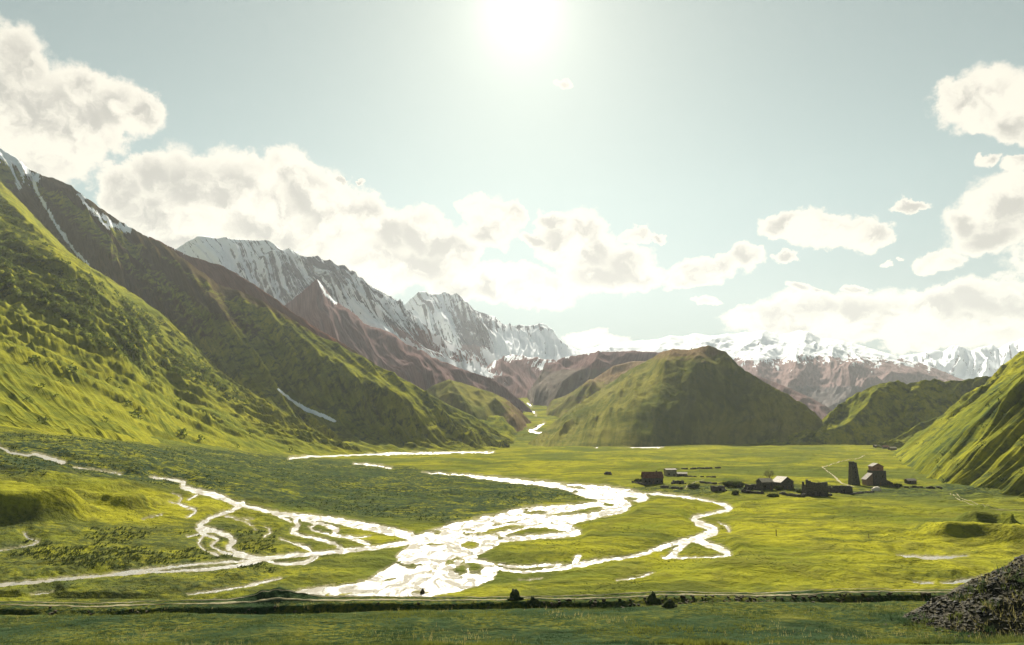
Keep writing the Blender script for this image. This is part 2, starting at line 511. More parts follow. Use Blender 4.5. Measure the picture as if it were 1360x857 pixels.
def river_mask(x, y):
    """signed distance to the water's edge in photograph pixels, negative in the river"""
    px, py = project(x, y, base_z(x, y))
    px = px + 2.2 * perlin(px * 0.11, py * 0.22, 81) + 1.0 * perlin(px * 0.4, py * 0.7, 82)
    py = py + 1.3 * perlin(px * 0.10, py * 0.25, 83) + 0.6 * perlin(px * 0.35, py * 0.8, 84)
    out = np.full(px.shape, 50.0)
    fz = 0.9 * fbm(x * 0.07, y * 0.035, 4, 85, 0.6)
    m = (px > 360) & (px < 880) & (py > 620) & (py < 810)
    if m.any():
        d = polysd(px[m], py[m], BODY)
        for isl in ISLES:
            d = np.maximum(d, -polysd(px[m], py[m], isl) + 0.0)
        fl = fbm(x[m] * 0.10, y[m] * 0.045, 4, 87, 0.55)
        d = np.maximum(d, (fl - 0.62) * 9)
        out[m] = np.minimum(out[m], d)
    for s in STRANDS:
        xs = [p[0] for p in s]
        ys = [p[1] for p in s]
        m = (px > min(xs) - 22) & (px < max(xs) + 22) & (py > min(ys) - 14) & (py < max(ys) + 14)
        if not m.any():
            continue
        P2 = [(p[0], p[1] * 1.5) for p in s]
        d, _, _, w = polydist(px[m], py[m] * 1.5, P2, [p[2] for p in s])
        out[m] = np.minimum(out[m], d - w * 0.48)
    return out + np.where(out < 8, fz, 0)


def ground_z(x, y, river=True):
    x = np.atleast_1d(np.asarray(x, float))
    y = np.atleast_1d(np.asarray(y, float))
    b = base_z(x, y)
    r = relief(x, y)
    z = b + np.maximum(r, 0.02)
    if river:
        d = river_mask(x, y)
        amp = np.clip(y / 500, 0.35, 1.6)
        wet = sstep(d, 3.0, 0.3)
        z = b + np.maximum(r, 0.02) * (1 - sstep(d, 16, 1.0))
        bank = 0.45 * amp * sstep(d, -0.6, 2.5)
        z = z + bank - 0.7 * amp * sstep(d, 0.8, -1.2)
    f = fore_z(x, y) + 0.10 * fbm(x * 0.4, y * 0.4, 4, 21) + 0.35 * perlin(x * 0.06, y * 0.09, 22)
    f = f + 1.35 * np.exp(-(((x + 33.5) / 4.2) ** 2 + ((y - 101.5) / 2.2) ** 2)) * (1 + 0.25 * perlin(x * 0.8, y * 0.8, 23))
    return np.where(y < 175, np.maximum(f, b + 0.0), z)


# ------------------------------------------------------------------ object helpers
def finish(o, label=None, cat=None, group=None, kind=None):
    if label:
        o['label'] = label
    if cat:
        o['category'] = cat
    if group:
        o['group'] = group
    if kind:
        o['kind'] = kind
    return o


def grid_mesh(name, V, keep=None, smooth=True, mat=None, attrs=None, uv=None):
    """V: rows x cols x 3 array -> mesh object"""
    nr, nc = V.shape[:2]
    idx = np.arange(nr * nc).reshape(nr, nc)
    q = np.stack([idx[:-1, :-1], idx[:-1, 1:], idx[1:, 1:], idx[1:, :-1]], -1)
    if keep is not None:
        q = q[keep]
    q = q.reshape(-1, 4)
    co = V.reshape(-1, 3)
    if keep is not None:
        used, inv = np.unique(q, return_inverse=True)
        q = inv.reshape(-1, 4)
        co = co[used]
        if attrs:
            attrs = {k: v.reshape(-1)[used] for k, v in attrs.items()}
        if uv is not None:
            uv = uv.reshape(-1, 2)[used]
    return quick_mesh(name, co, q, smooth, mat, attrs, uv)


def quick_mesh(name, co, faces, smooth=True, mat=None, attrs=None, uv=None, parent=None):
    faces = np.asarray(faces)
    nf, k = faces.shape
    me = bpy.data.meshes.new(name)
    me.vertices.add(len(co))
    me.vertices.foreach_set('co', np.ascontiguousarray(co, dtype=np.float32).ravel())
    me.loops.add(nf * k)
    me.loops.foreach_set('vertex_index', np.ascontiguousarray(faces, dtype=np.int32).ravel())
    me.polygons.add(nf)
    me.polygons.foreach_set('loop_start', np.arange(0, nf * k, k, dtype=np.int32))
    me.update(calc_edges=True)
    me.polygons.foreach_set('use_smooth', np.full(nf, smooth))
    if attrs:
        for kx, v in attrs.items():
            a = me.attributes.new(kx, 'FLOAT', 'POINT')
            a.data.foreach_set('value', np.ascontiguousarray(v, dtype=np.float32).ravel())
    if uv is not None:
        l = me.uv_layers.new(name='flow')
        l.data.foreach_set('uv', np.ascontiguousarray(uv.reshape(-1, 2)[faces.ravel()], dtype=np.float32).ravel())
    me.validate()
    o = bpy.data.objects.new(name, me)
    COL.objects.link(o)
    if mat:
        me.materials.append(mat)
    if parent:
        o.parent = parent
    return o


def new_mat(name):
    m = bpy.data.materials.new(name)
    m.use_nodes = True
    t = NT(m.node_tree)
    t.n.clear()
    return m, t


def out(t, shader):
    t.add('ShaderNodeOutputMaterial', {'Surface': shader})


def principled(t, col, rough=0.9, bump=None, spec=0.2, **kw):
    ins = {'Base Color': col, 'Roughness': rough, 'Specular IOR Level': spec}
    if bump is not None:
        ins['Normal'] = bump
    ins.update(kw)
    return t.add('ShaderNodeBsdfPrincipled', ins).outputs[0]


def bump(t, h, dist, strength=1.0):
    return t.add('ShaderNodeBump', {'Height': h, 'Distance': dist, 'Strength': strength}).outputs[0]


# ------------------------------------------------------------------ materials
GRASS_Y = (0.255, 0.245, 0.022)
GRASS_G = (0.120, 0.135, 0.020)
OLIVE = (0.052, 0.060, 0.026)
SHRUB_SHADE = (0.026, 0.046, 0.028)  # shrub green, made bluer to stand in for sky-lit shadow


def mat_ground():
    m, t = new_mat('valley_grass')
    p = t.add('ShaderNodeNewGeometry').outputs['Position']
    n1 = t.noise(p, 0.012, 6, 0.62, 0.6)
    n2 = t.noise(p, 0.07, 6, 0.65, 0.4)
    n3 = t.noise(p, 0.6, 5, 0.65)
    n4 = t.noise(p, 3.5, 3, 0.6)
    c = t.mix(t.step(n1, 0.34, 0.62), GRASS_G, GRASS_Y)
    c = t.mix(t.math('MULTIPLY', t.step(n2, 0.44, 0.62), 0.75), c, (0.12, 0.118, 0.024))
    big = t.noise(p, 0.0055, 4, 0.55, 1.0)
    c = t.mix(t.math('MULTIPLY', t.step(big, 0.48, 0.60), 0.65), c, (0.062, 0.085, 0.028))  # broad dark green paints dim, shaded stretches into the plain's colour
    c = t.mix(t.math('MULTIPLY', t.step(n3, 0.50, 0.68), 0.5), c, (0.06, 0.085, 0.016))
    ps = t.vmath('MULTIPLY', p, (0.35, 1.0, 1.0))
    c = t.mix(t.math('MULTIPLY', t.step(t.noise(ps, 0.045, 6, 0.7, 0.8), 0.50, 0.62), 0.75), c, (0.072, 0.085, 0.020))
    h = t.attr('heath')
    hm = t.math('MULTIPLY', h, t.step(t.math('ADD', n2, t.math('MULTIPLY', n1, 0.4)), 0.52, 0.74))
    hm2 = t.math('MULTIPLY', h, t.step(t.noise(p, 0.16, 6, 0.7), 0.42, 0.6))
    c = t.mix(hm2, c, OLIVE)
    c = t.mix(t.math('MULTIPLY', hm, t.step(n3, 0.35, 0.6)), c, SHRUB_SHADE)
    g = t.attr('bank')
    c = t.mix(t.math('MULTIPLY', g, t.step(n3, 0.3, 0.6)), c, (0.26, 0.235, 0.14))
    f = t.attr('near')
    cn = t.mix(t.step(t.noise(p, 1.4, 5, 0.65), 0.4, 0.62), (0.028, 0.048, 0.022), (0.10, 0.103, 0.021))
    cn = t.mix(t.step(t.noise(p, 0.055, 5, 0.6, 0.6), 0.42, 0.62), cn, (0.028, 0.046, 0.022))  # broad dark teal patches put shading bands into the near turf colour
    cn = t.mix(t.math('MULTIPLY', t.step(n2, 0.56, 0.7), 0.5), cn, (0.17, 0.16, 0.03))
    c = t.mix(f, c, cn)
    hb = t.math('ADD', t.math('MULTIPLY', n3, 1.0), t.math('MULTIPLY', n4, 0.35))
    b0 = bump(t, t.math('ADD', n2, t.math('MULTIPLY', t.noise(p, 0.022, 4, 0.6), 2.0)), 7.0, 0.55)
    b = t.add('ShaderNodeBump', {'Height': hb, 'Distance': 0.5, 'Strength': 0.9, 'Normal': b0}).outputs[0]
    out(t, principled(t, c, 1.0, b, 0.0))
    return m


def mat_water():
    m, t = new_mat('braided_river')
    p = t.add('ShaderNodeNewGeometry').outputs['Position']
    g = t.noise(t.vmath('MULTIPLY', p, (1.0, 0.5, 1.0)), 0.16, 7, 0.7, 1.5)
    s = t.noise(p, 0.8, 5, 0.7)
    ps = t.vmath('MULTIPLY', p, (1.0, 0.35, 1.0))
    peb = t.noise(ps, 0.35, 6, 0.75, 0.6)
    gravel = t.mix(t.step(s, 0.3, 0.7), (0.215, 0.20, 0.162), (0.305, 0.283, 0.235))
    gravel = t.mix(t.math('MULTIPLY', t.step(peb, 0.55, 0.62), 0.8), gravel, (0.11, 0.11, 0.05))
    b1 = bump(t, s, 0.3, 0.7)
    gsh = principled(t, gravel, 0.9, b1, 0.1)
    rip = t.noise(p, 1.7, 4, 0.6)
    b2 = bump(t, rip, 0.35, 0.9)
    wsh = principled(t, (0.17, 0.17, 0.145), 0.38, b2, 0.26)
    mx = t.add('ShaderNodeMixShader', {0: t.step(g, 0.46, 0.54), 1: wsh, 2: gsh})
    out(t, mx.outputs[0])
    return m


def mat_mountain(name, green_a, green_b, brown, snow=(0.80, 0.82, 0.84), sscale=(60, 3), bdist=3.0, dark=None, nscale=1.0, dmix=1.0):
    """slopes: grass, bare or burnt ground where 'brown' says so, snow in gullies where 'snow' says so"""
    m, t = new_mat(name)
    p = t.add('ShaderNodeNewGeometry').outputs['Position']
    uv = t.add('ShaderNodeUVMap').outputs[0]
    us = t.vmath('MULTIPLY', uv, (sscale[0], sscale[1], 0))
    streak = t.noise(us, 1.0, 5, 0.6, 0.5)
    us2 = t.vmath('MULTIPLY', uv, (sscale[0] * 3.1, sscale[1] * 2.5, 0))
    streak2 = t.noise(us2, 1.0, 4, 0.6, 0.3)
    n1 = t.noise(p, 0.006 * nscale, 6, 0.6)
    n2 = t.noise(p, 0.05 * nscale, 6, 0.65)
    c = t.mix(t.step(t.math('ADD', t.math('MULTIPLY', n1, 0.6), t.math('MULTIPLY', streak, 0.4)), 0.40, 0.60), green_a, green_b)
    c = t.mix(t.math('MULTIPLY', t.step(n2, 0.46, 0.64), 0.7 * dmix), c, dark or SHRUB_SHADE)
    n3 = t.noise(p, 0.22 * nscale, 5, 0.7)
    c = t.mix(t.math('MULTIPLY', t.step(n3, 0.50, 0.66), 0.45 * dmix), c, dark or SHRUB_SHADE)
    c = t.mix(t.math('MULTIPLY', t.step(t.noise(p, 0.012 * nscale, 5, 0.6, 0.8), 0.50, 0.66), 0.5 * dmix), c, tuple(v * 0.55 for v in green_a))
    br = t.math('ADD', t.attr('brown'), t.math('MULTIPLY', t.math('SUBTRACT', n2, 0.5), 0.7))
    bcol = t.mix(t.step(streak2, 0.35, 0.65), brown, tuple(v * 1.5 for v in brown))
    c = t.mix(t.step(br, 0.38, 0.62), c, bcol)
    sm = t.math('ADD', t.attr('snow'), t.math('MULTIPLY', t.math('SUBTRACT', streak, 0.5), 1.9))
    sm = t.math('ADD', sm, t.math('MULTIPLY', t.math('SUBTRACT', n2, 0.5), 0.8))
    sm = t.math('ADD', sm, t.math('MULTIPLY', t.math('SUBTRACT', n1, 0.5), 1.0))
    sm = t.math('ADD', sm, t.math('MULTIPLY', t.math('SUBTRACT', streak2, 0.5), 0.9))
    sf = t.math('MULTIPLY', t.step(sm, 0.48, 0.56), t.step(t.attr('snow'), 0.02, 0.06))
    c = t.mix(sf, c, snow)
    hb = t.math('ADD', t.math('ADD', t.math('MULTIPLY', n2, 1.0), t.math('MULTIPLY', n3, 0.3)), t.math('MULTIPLY', streak2, 0.5))
    hb = t.math('MULTIPLY', hb, t.math('SUBTRACT', 1.0, t.math('MULTIPLY', sf, 0.6)))
    b = bump(t, hb, bdist, 0.7)
    out(t, principled(t, c, 1.0, b, 0.0))
    return m


# ------------------------------------------------------------------ the ground: one sheet to the horizon
def build_ground():
    tx = np.concatenate([np.linspace(-3.0, -0.86, 40)[:-1], np.arange(-0.86, 0.86, 1.4 / F), np.linspace(0.86, 3.0, 40)[1:]])
    y_near = np.geomspace(1.0, 62, 36)[:-1]
    y_shelf = np.arange(62, 106, 0.42)
    y_fall = np.linspace(106, 165, 16)[:-1]
    dep = np.arange(0.262, 0.0330, -0.00108)
    y_mid = HCAM / dep
    y_far = np.geomspace(y_mid[-1] * 1.012, 2600, 75)[:-1]
    y_end = np.geomspace(2600, 8700, 16)
    ys = np.concatenate([y_near, y_shelf, y_fall, y_mid, y_far, y_end])
    TX, YY = np.meshgrid(tx, ys)
    X = np.clip(TX * np.maximum(YY, 8.0), -9400, 9400)
    Z = ground_z(X.ravel(), YY.ravel()).reshape(X.shape)
    # nearest strip: also reaches behind the camera
    back = [-60.0, -20.0, -5.0]
    Xb = np.stack([tx * 60 for _ in back])
    Yb = np.stack([np.full(tx.shape, b) for b in back])
    Zb = np.stack([np.full(tx.shape, 41.2) for b in back])
    X = np.vstack([Xb, X])
    Y = np.vstack([Yb, YY])
    Z = np.vstack([Zb, Z])
    V = np.stack([X, Y, Z], -1)
    heath = heath_mask(X, Y) * (Y > 170)
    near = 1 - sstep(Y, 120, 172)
    rd = river_mask(X.ravel(), Y.ravel()).reshape(X.shape)
    bank = sstep(rd, 3.2, 0.5) * (Y > 165)
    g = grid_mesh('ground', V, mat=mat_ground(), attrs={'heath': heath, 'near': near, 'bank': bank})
    finish(g, kind='structure')
    # river: its surface lies under the turf and shows where the bed is cut below it
    wet = (rd < 12) & (Y > 168) & (Y < 2500) & (np.abs(X) < 0.9 * Y)
    keep = wet[:-1, :-1] | wet[1:, :-1] | wet[:-1, 1:] | wet[1:, 1:]
    amp = np.clip(Y / 500, 0.35, 1.6)
    Vw = np.stack([X, Y, base_z(X, Y) - 0.12 * amp], -1)
    # thin the sheet: every second row and column
    r = grid_mesh('river', Vw[::2, ::2], keep=(wet[::2, ::2][:-1, :-1] | wet[::2, ::2][1:, 1:] | wet[::2, ::2][1:, :-1] | wet[::2, ::2][:-1, 1:]),
                  mat=mat_water())
    finish(r, kind='structure')
    return g


build_ground()


# ------------------------------------------------------------------ mountains
def loft(name, ridge, foot, nu, nv, prof=1.3, gully=(20, 14, 5), amp=12, fine=2.0, spurs=(), mat=None, seed=1,
         snow=None, brown=None, back=0.5, crest=0.0, kind='structure', warp=0.6, under=0.06, extra=None):
    """ridge: (px, py, Y) seen on the skyline, foot: (ridge px, px, py, Y or None on the plain)"""
    R = np.array([at(*p) for p in ridge])
    rpx = np.array([p[0] for p in ridge], float)
    rl = np.concatenate([[0], np.cumsum(np.hypot(np.diff(rpx), np.diff([p[1] for p in ridge])))])
    us = np.linspace(0, rl[-1], nu)
    Rp = np.stack([np.interp(us, rl, R[:, k]) for k in range(3)], -1)
    upx = np.interp(us, rl, rpx)
    Fp = []
    for f in foot:
        if f[3] is None:
            Fp.append(on_base(f[1], f[2]))
        else:
            q = at(f[1], f[2], f[3])
            Fp.append((float(q[0]), float(q[1]), float(q[2])))
    Fp = np.array(Fp)
    fx = [f[0] for f in foot]
    FF = np.stack([np.interp(upx, fx, Fp[:, k]) for k in range(3)], -1)
    ker = np.ones(max(3, nu // 14)) / max(3, nu // 14)
    pad = len(ker)
    for k in range(3):
        e = np.pad(FF[:, k], pad, mode='reflect', reflect_type='odd')
        FF[:, k] = np.convolve(e, ker, 'same')[pad:-pad]
    vb = -np.linspace(back, 0.03, 14)
    vf = np.linspace(0, 1 + under, nv)
    v = np.concatenate([vb, vf])
    U, Vv = np.meshgrid(us, v)
    U = U / 100.0
    a = Vv[..., None]
    P = Rp[None] * (1 - a) + FF[None] * a
    drop = (Rp[:, 2] - FF[:, 2])[None]
    vp = np.clip(Vv, 0, 1)
    g_ = prof(vp, upx[None]) if callable(prof) else (1 - vp) ** prof
    zf = FF[None, :, 2] + drop * g_ - np.maximum(Vv - 1, 0) * drop * 0.6
    zb = Rp[None, :, 2] - np.abs(Vv) * drop * 1.3
    P[..., 2] = np.where(Vv >= 0, zf, zb)
    fade = sstep(np.abs(Vv), 0.0, 0.13) * (1 - 0.75 * sstep(Vv, 0.7, 1.0))
    gu, gv_, oc = gully
    wu = warp * 0.35 * perlin(U * 1.1, Vv * 2.2, seed + 50)
    rg = ridged((U + wu) * gu / 10, Vv * gv_ / 10, oc, seed) - 0.85
    P[..., 2] += fade * amp * rg
    P[..., 2] += fade * fine * fbm(P[..., 0] * 0.02 * 12 / max(amp, 4), P[..., 1] * 0.02 * 12 / max(amp, 4), 5, seed + 9)
    if extra:
        P[..., 2] += extra(P[..., 0], P[..., 1], Vv)
    if crest:
        P[..., 2] += crest * np.exp(-(Vv / 0.05) ** 2) * fbm(U * 9, U * 0 + 0.3, 4, seed + 3)
    px, py = project(P[..., 0], P[..., 1], P[..., 2])
    for (line, A, wl, wr) in spurs:
        Ym = np.median(P[..., 1])
        # crest is lifted by A, so aim the line that much lower
        ln = [(p[0], p[1] + (A * F / (p[2] if len(p) > 2 else Ym) * 0.85)) for p in line]
        jx = px + 3 * perlin(px * 0.03, py * 0.03, seed + 70) + 1.5 * perlin(px * 0.11, py * 0.11, seed + 71)
        d, s, t, _ = polydist(jx, py, ln)
        w = np.where(s > 0, wl, wr)
        tap = np.clip(np.minimum(t * 8, (1 - t) * 5), 0, 1)
        hgt = A * np.clip(1 - d / w, 0, 1) ** 1.15 * np.where(d < w, tap, 0)
        P[..., 2] += hgt * (Vv > 0) * sstep(Vv, 0.0, 0.05) * (1 - 0.85 * sstep(Vv, 0.78, 1.0))
    px, py = project(P[..., 0], P[..., 1], P[..., 2])
    sn = snow(px, py, U, Vv) if snow else np.zeros(px.shape)
    bw = brown(px, py, U, Vv) if brown else np.zeros(px.shape)
    uv = np.stack([U + wu * 0.5, Vv], -1)
    o = grid_mesh(name, P, mat=mat, attrs={'snow': sn, 'brown': bw}, uv=uv)
    # make the front face outward
    finish(o, kind=kind)
    return o, P, px, py, U, Vv


def blobline(px, py, line, w):
    d, _, t, ww = polydist(px, py, line, w if isinstance(w, (list, tuple)) else [w] * len(line))
    return np.clip(1 - d / ww, 0, 1)


M_green = mat_mountain('left_slope', GRASS_G, GRASS_Y, (0.062, 0.046, 0.022), sscale=(14, 5), bdist=2.0)
M_red = mat_mountain('red_slope', (0.09, 0.06, 0.03), (0.10, 0.075, 0.03), (0.10, 0.045, 0.030), sscale=(14, 4), bdist=2.5)
M_hill = mat_mountain('hill_grass', (0.09, 0.10, 0.025), (0.205, 0.188, 0.045), (0.135, 0.095, 0.055), sscale=(10, 5), bdist=2.0, dmix=0.45)
M_hillg = mat_mountain('hill_green', GRASS_G, GRASS_Y, (0.10, 0.075, 0.03), sscale=(10, 5), bdist=2.0)
M_mauve = mat_mountain('bare_slope', (0.12, 0.105, 0.085), (0.17, 0.145, 0.12), (0.125, 0.082, 0.078), sscale=(16, 3), bdist=6.0,
                       dark=(0.08, 0.062, 0.06), nscale=0.4, dmix=0.6)
M_snow1 = mat_mountain('snow_peak', (0.075, 0.08, 0.095), (0.12, 0.12, 0.13), (0.15, 0.09, 0.085), sscale=(20, 3.0), bdist=9.0,
                       dark=(0.05, 0.052, 0.06), nscale=0.3)
M_snow2 = mat_mountain('snow_range', (0.09, 0.085, 0.085), (0.14, 0.12, 0.11), (0.165, 0.115, 0.108), sscale=(9, 12), bdist=10.0,
                       dark=(0.07, 0.06, 0.06), nscale=0.25)


def sn_A(px, py, U, V):
    s = 0.9 * blobline(px, py, [(-40, 170), (0, 200), (25, 216), (45, 236)], 16)
    s = np.maximum(s, 0.95 * blobline(px, py, [(8, 205), (20, 235), (26, 250)], 5))
    s = np.maximum(s, 0.95 * blobline(px, py, [(22, 215), (30, 232), (32, 243)], 4))
    s = np.maximum(s, 0.95 * blobline(px, py, [(42, 235), (50, 255), (72, 295), (88, 318), (100, 335), (118, 352)], 4.5))
    s = np.maximum(s, 0.7 * blobline(px, py, [(105, 258), (118, 275), (135, 288), (150, 298), (170, 305)], 9))
    s = np.maximum(s, 0.8 * blobline(px, py, [(132, 292), (145, 304)], 4))
    s = np.maximum(s, 1.6 * blobline(px, py, [(368, 516), (385, 530), (405, 543), (430, 553), (446, 560)], [1.5, 3, 4, 4, 2.5]))
    return s


def br_A(px, py, U, V):
    b = 0.75 * sstep(V, 0.32, 0.05)
    b = np.maximum(b, 0.75 * blobline(px, py, [(30, 260), (80, 300), (160, 370), (260, 440), (360, 500)], 60))
    b = np.maximum(b, 0.72 * blobline(px, py, [(200, 340), (300, 420), (400, 480), (480, 520)], 50))
    return b * (1 - 0.75 * sstep(py, 380, 520))


A_ridge = [(-1100, -300, 1600), (-700, -170, 1850), (-420, -40, 2050), (-200, 80, 2150), (0, 197, 2150), (22, 210, 2145), (45, 230, 2140), (70, 236, 2120), (95, 247, 2100),
           (105, 256, 2080), (150, 288, 2000), (190, 312, 1940), (220, 326, 1900), (243, 344, 1865), (269, 362, 1830), (287, 376, 1800),
           (308, 384, 1760), (335, 400, 1700), (379, 427, 1620), (410, 446, 1560), (470, 470, 1480), (505, 489, 1420), (550, 513, 1350),
           (568, 527, 1320), (610, 562, 1240), (640, 582, 1190), (672, 595, 1130)]
A_foot = [(-1100, -1000, -60, 1500), (-420, -350, 120, 1960), (-200, -120, 210, 1930), (0, 100, 350, 1780), (105, 200, 430, 1600), (200, 320, 530, 1330), (260, 420, 600, None),
          (300, 480, 601, None), (400, 565, 600, None), (470, 610, 599, None), (610, 655, 598, None), (672, 680, 597, None)]
S1 = [(-900, -150, 1650), (-500, 20, 1850), (-300, 100, 1900), (-100, 185, 1900), (0, 240, 1850), (35, 276, 1790), (87, 330, 1680), (105, 346, 1650), (164, 381, 1570), (210, 413, 1490), (235, 436, 1420), (262, 464, 1340),
      (304, 503, 1220), (350, 533, 1140), (400, 562, 1080), (450, 588, 1030)]
S1_foot = [(-900, -300, 545, None), (-500, 0, 566, None), (-300, 90, 578, None), (-100, 190, 588, None), (0, 260, 595, None), (105, 330, 600, None), (210, 400, 604, None), (304, 450, 604, None), (350, 480, 603, None), (450, 500, 602, None)]
S2 = [(40, 226, 2110), (70, 240, 2060), (100, 256, 1990), (133, 290, 1900), (157, 321, 1840), (196, 360, 1760), (224, 388, 1700), (259, 423, 1600), (301, 456, 1480), (336, 487, 1370), (364, 512, 1290), (390, 535, 1220),
      (413, 554, 1160), (440, 575, 1100)]
S2_foot = [(40, 60, 345, 1760), (133, 164, 405, 1600), (196, 225, 455, 1490), (259, 285, 515, 1300), (336, 360, 565, 1170), (413, 430, 600, 1060), (440, 470, 603, 1000)]
A_spurs = [
    ([(287, 376), (310, 388), (336, 408), (380, 440), (430, 478), (480, 515), (540, 550), (590, 578)], 30, 26, 60),
    ([(420, 500), (460, 520), (520, 555), (560, 575)], 12, 14, 34), ([(105, 258), (125, 290), (150, 330)], 16, 20, 24),
]
F_spurs = [([(-60, 222), (0, 262), (50, 314), (100, 354), (150, 388), (190, 412)], 26, 34, 24),
           ([(40, 345), (100, 385), (170, 425), (240, 475), (290, 520)], 14, 22, 26), ([(-60, 268), (0, 305), (50, 352), (110, 395), (170, 440), (230, 490)], 26, 26, 70),
           ([(-60, 330), (0, 355), (60, 395), (130, 445), (190, 488)], 24, 26, 60),
           ([(-60, 395), (0, 412), (60, 438), (130, 478)], 9, 14, 40),
           ([(-80, 488), (0, 508), (60, 526), (120, 546), (180, 565), (225, 580)], 25, 42, 90),
           ([(110, 480), (128, 492), (147, 506)], 6, 7, 18), ([(200, 506), (214, 513), (232, 521)], 6, 7, 16),
           ([(260, 540), (290, 552), (320, 566)], 5, 7, 18)]


def prof_A(v, upx):
    vb = np.interp(upx, [200, 260, 300, 600], [1.0, 0.92, 0.78, 0.84])
    k = 0.05
    st = k * np.log1p(np.exp(np.clip((1 - v / vb) / k, -40, 40)))
    st0 = k * np.log1p(np.exp(1 / k))
    w = np.interp(upx, [200, 300], [0.0, 0.8])
    return w * st / st0 + (1 - w) * (1 - v) ** 1.05


def strokes(x, y, V):
    n = ridged(y * 0.020 + 0.4 * perlin(x * .004, y * .006, 5), x * 0.0035, 4, 93, 0.55) - 0.85
    n2 = perlin(y * 0.012, x * 0.003, 94)
    return sstep(V, 0.02, 0.3) * (1 - 0.6 * sstep(V, 0.85, 1.0)) * (7.0 * n + 6 * n2)


M_front = mat_mountain('sunny_slope', (0.135, 0.15, 0.022), (0.26, 0.245, 0.024), (0.085, 0.070, 0.028), sscale=(14, 6), bdist=1.6, dark=(0.075, 0.095, 0.02))
oA, PA, pxA, pyA, UA, VA = loft('hillside', S1, S1_foot, 760, 250, 1.22, (26, 12, 5), 3.0, 2.5, F_spurs, M_front, 3, crest=3, extra=strokes, back=0.25,
                                brown=lambda px, py, U, V: 0.42 * sstep(V, 0.35, 0.0))
loft('hillside', S2, S2_foot, 420, 110, 0.95, (26, 10, 5), 13, 4.0, [], M_green, 4, snow=sn_A, brown=br_A, crest=5, back=0.3)
loft('hillside', A_ridge, A_foot, 620, 210, prof_A, (26, 10, 5), 14, 4.0, A_spurs, M_green, 5, snow=sn_A, brown=br_A, crest=3)

loft('mountainside', [(140, 300, 2500), (200, 315, 2350), (232, 331, 2280), (255, 341, 2230), (296, 353, 2160), (326, 370, 2100), (361, 393, 2040),
                      (387, 413, 1980), (414, 432, 1920), (446, 450, 1860), (480, 472, 1780), (520, 498, 1680), (570, 528, 1560), (610, 560, 1450)],
     [(140, 200, 450, 1950), (300, 420, 540, 1700), (446, 560, 570, 1450), (610, 640, 590, 1330)], 220, 60, 1.1, (20, 10, 4), 14, 4, mat=M_red, seed=8,
     brown=lambda px, py, U, V: 0.95 + 0 * px - 0.6 * sstep(px, 400, 500),
     snow=lambda px, py, U, V: 0.35 * sstep(V, 0.05, 0.0) * sstep(px, 300, 230), crest=3)

# snow mountain behind, with its shaded foothill
C_ridge = [(120, 380, 4300), (180, 352, 4300), (235, 330, 4250), (248, 322, 4250), (262, 314, 4200), (285, 316, 4200), (300, 316, 4150),
           (320, 319, 4150), (355, 319, 4100), (364, 325, 4050), (375, 332, 4050), (385, 330, 4000), (398, 339, 4000), (408, 341, 3950),
           (422, 340, 3900), (430, 346, 3900), (438, 344, 3880), (449, 353, 3850), (458, 352, 3850), (473, 368, 3800), (482, 370, 3780),
           (487, 377, 3760), (505, 387, 3740), (519, 394, 3720), (536, 408, 3700), (554, 422, 3650), (575, 443, 3600), (596, 457, 3550),
           (617, 475, 3450), (641, 491, 3400), (665, 502, 3350)]
loft('snowy_mountain', C_ridge, [(120, 260, 520, 3000), (300, 430, 530, 2900), (450, 600, 530, 2850), (600, 670, 530, 2850), (665, 690, 530, 2850)],
     520, 170, 1.15, (34, 14, 5), 62, 14,
     [([(262, 314), (300, 360), (340, 410), (380, 450)], 45, 40, 30), ([(355, 319), (372, 350), (392, 380), (420, 405)], 70, 50, 26),
      ([(422, 340), (450, 385), (490, 430), (540, 470)], 80, 36, 26), ([(458, 352), (500, 410), (560, 465), (610, 492)], 55, 24, 20)],
     M_snow1, 12, crest=6, warp=0.5,
     snow=lambda px, py, U, V: (0.60 + 0.16 * sstep(px, 330, 260) - 0.10 * sstep(px, 380, 470)) * sstep(V, 0.95, 0.55) + 0.9 * blobline(px, py, [(484, 425), (540, 458), (600, 485), (650, 497)], 9),
     brown=lambda px, py, U, V: sstep(py, 400, 470) * sstep(px, 380, 520))
loft('foothill', [(300, 480, 2900), (345, 435, 2900), (387, 399, 2850), (421, 370, 2800), (445, 401, 2750), (466, 412, 2700), (484, 430, 2650), (520, 442, 2600),
                  (540, 457, 2550), (575, 475, 2450), (624, 494, 2350), (650, 501, 2250), (680, 522, 2150), (700, 540, 2080), (718, 562, 2000)],
     [(300, 380, 580, 2100), (421, 480, 580, 2000), (540, 600, 580, 1900), (650, 690, 580, 1900), (718, 722, 575, 1950)], 300, 90, 0.9, (18, 8, 4), 30, 8,
     [([(445, 401), (420, 430), (395, 455)], 30, 26, 26), ([(540, 457), (580, 500), (640, 535), (690, 560)], 35, 30, 30)],
     M_mauve, 15, snow=lambda px, py, U, V: 0.9 * blobline(px, py, [(423, 372), (432, 390), (446, 402)], 5),
     brown=lambda px, py, U, V: 0.85 + 0 * px, crest=4)
D_ridge = [(470, 450, 6000), (500, 430, 6000), (537, 405, 6000), (548, 395, 6000), (556, 388, 6000), (562, 388, 6000), (572, 391, 6000), (583, 391, 6000),
           (591, 388, 6000), (600, 393, 5950), (606, 390, 5900), (612, 394, 5900), (626, 411, 5900), (643, 416, 5900), (658, 421, 5900), (666, 430, 5900), (673, 432, 5900),
           (677, 429, 5900), (680, 434, 5900), (689, 431, 5900), (696, 432, 5900), (710, 432, 5900), (717, 429, 5900), (726, 432, 5900),
           (733, 437, 5900), (739, 446, 5900), (746, 453, 5900), (755, 459, 5900), (770, 467, 5900), (800, 474, 5900)]
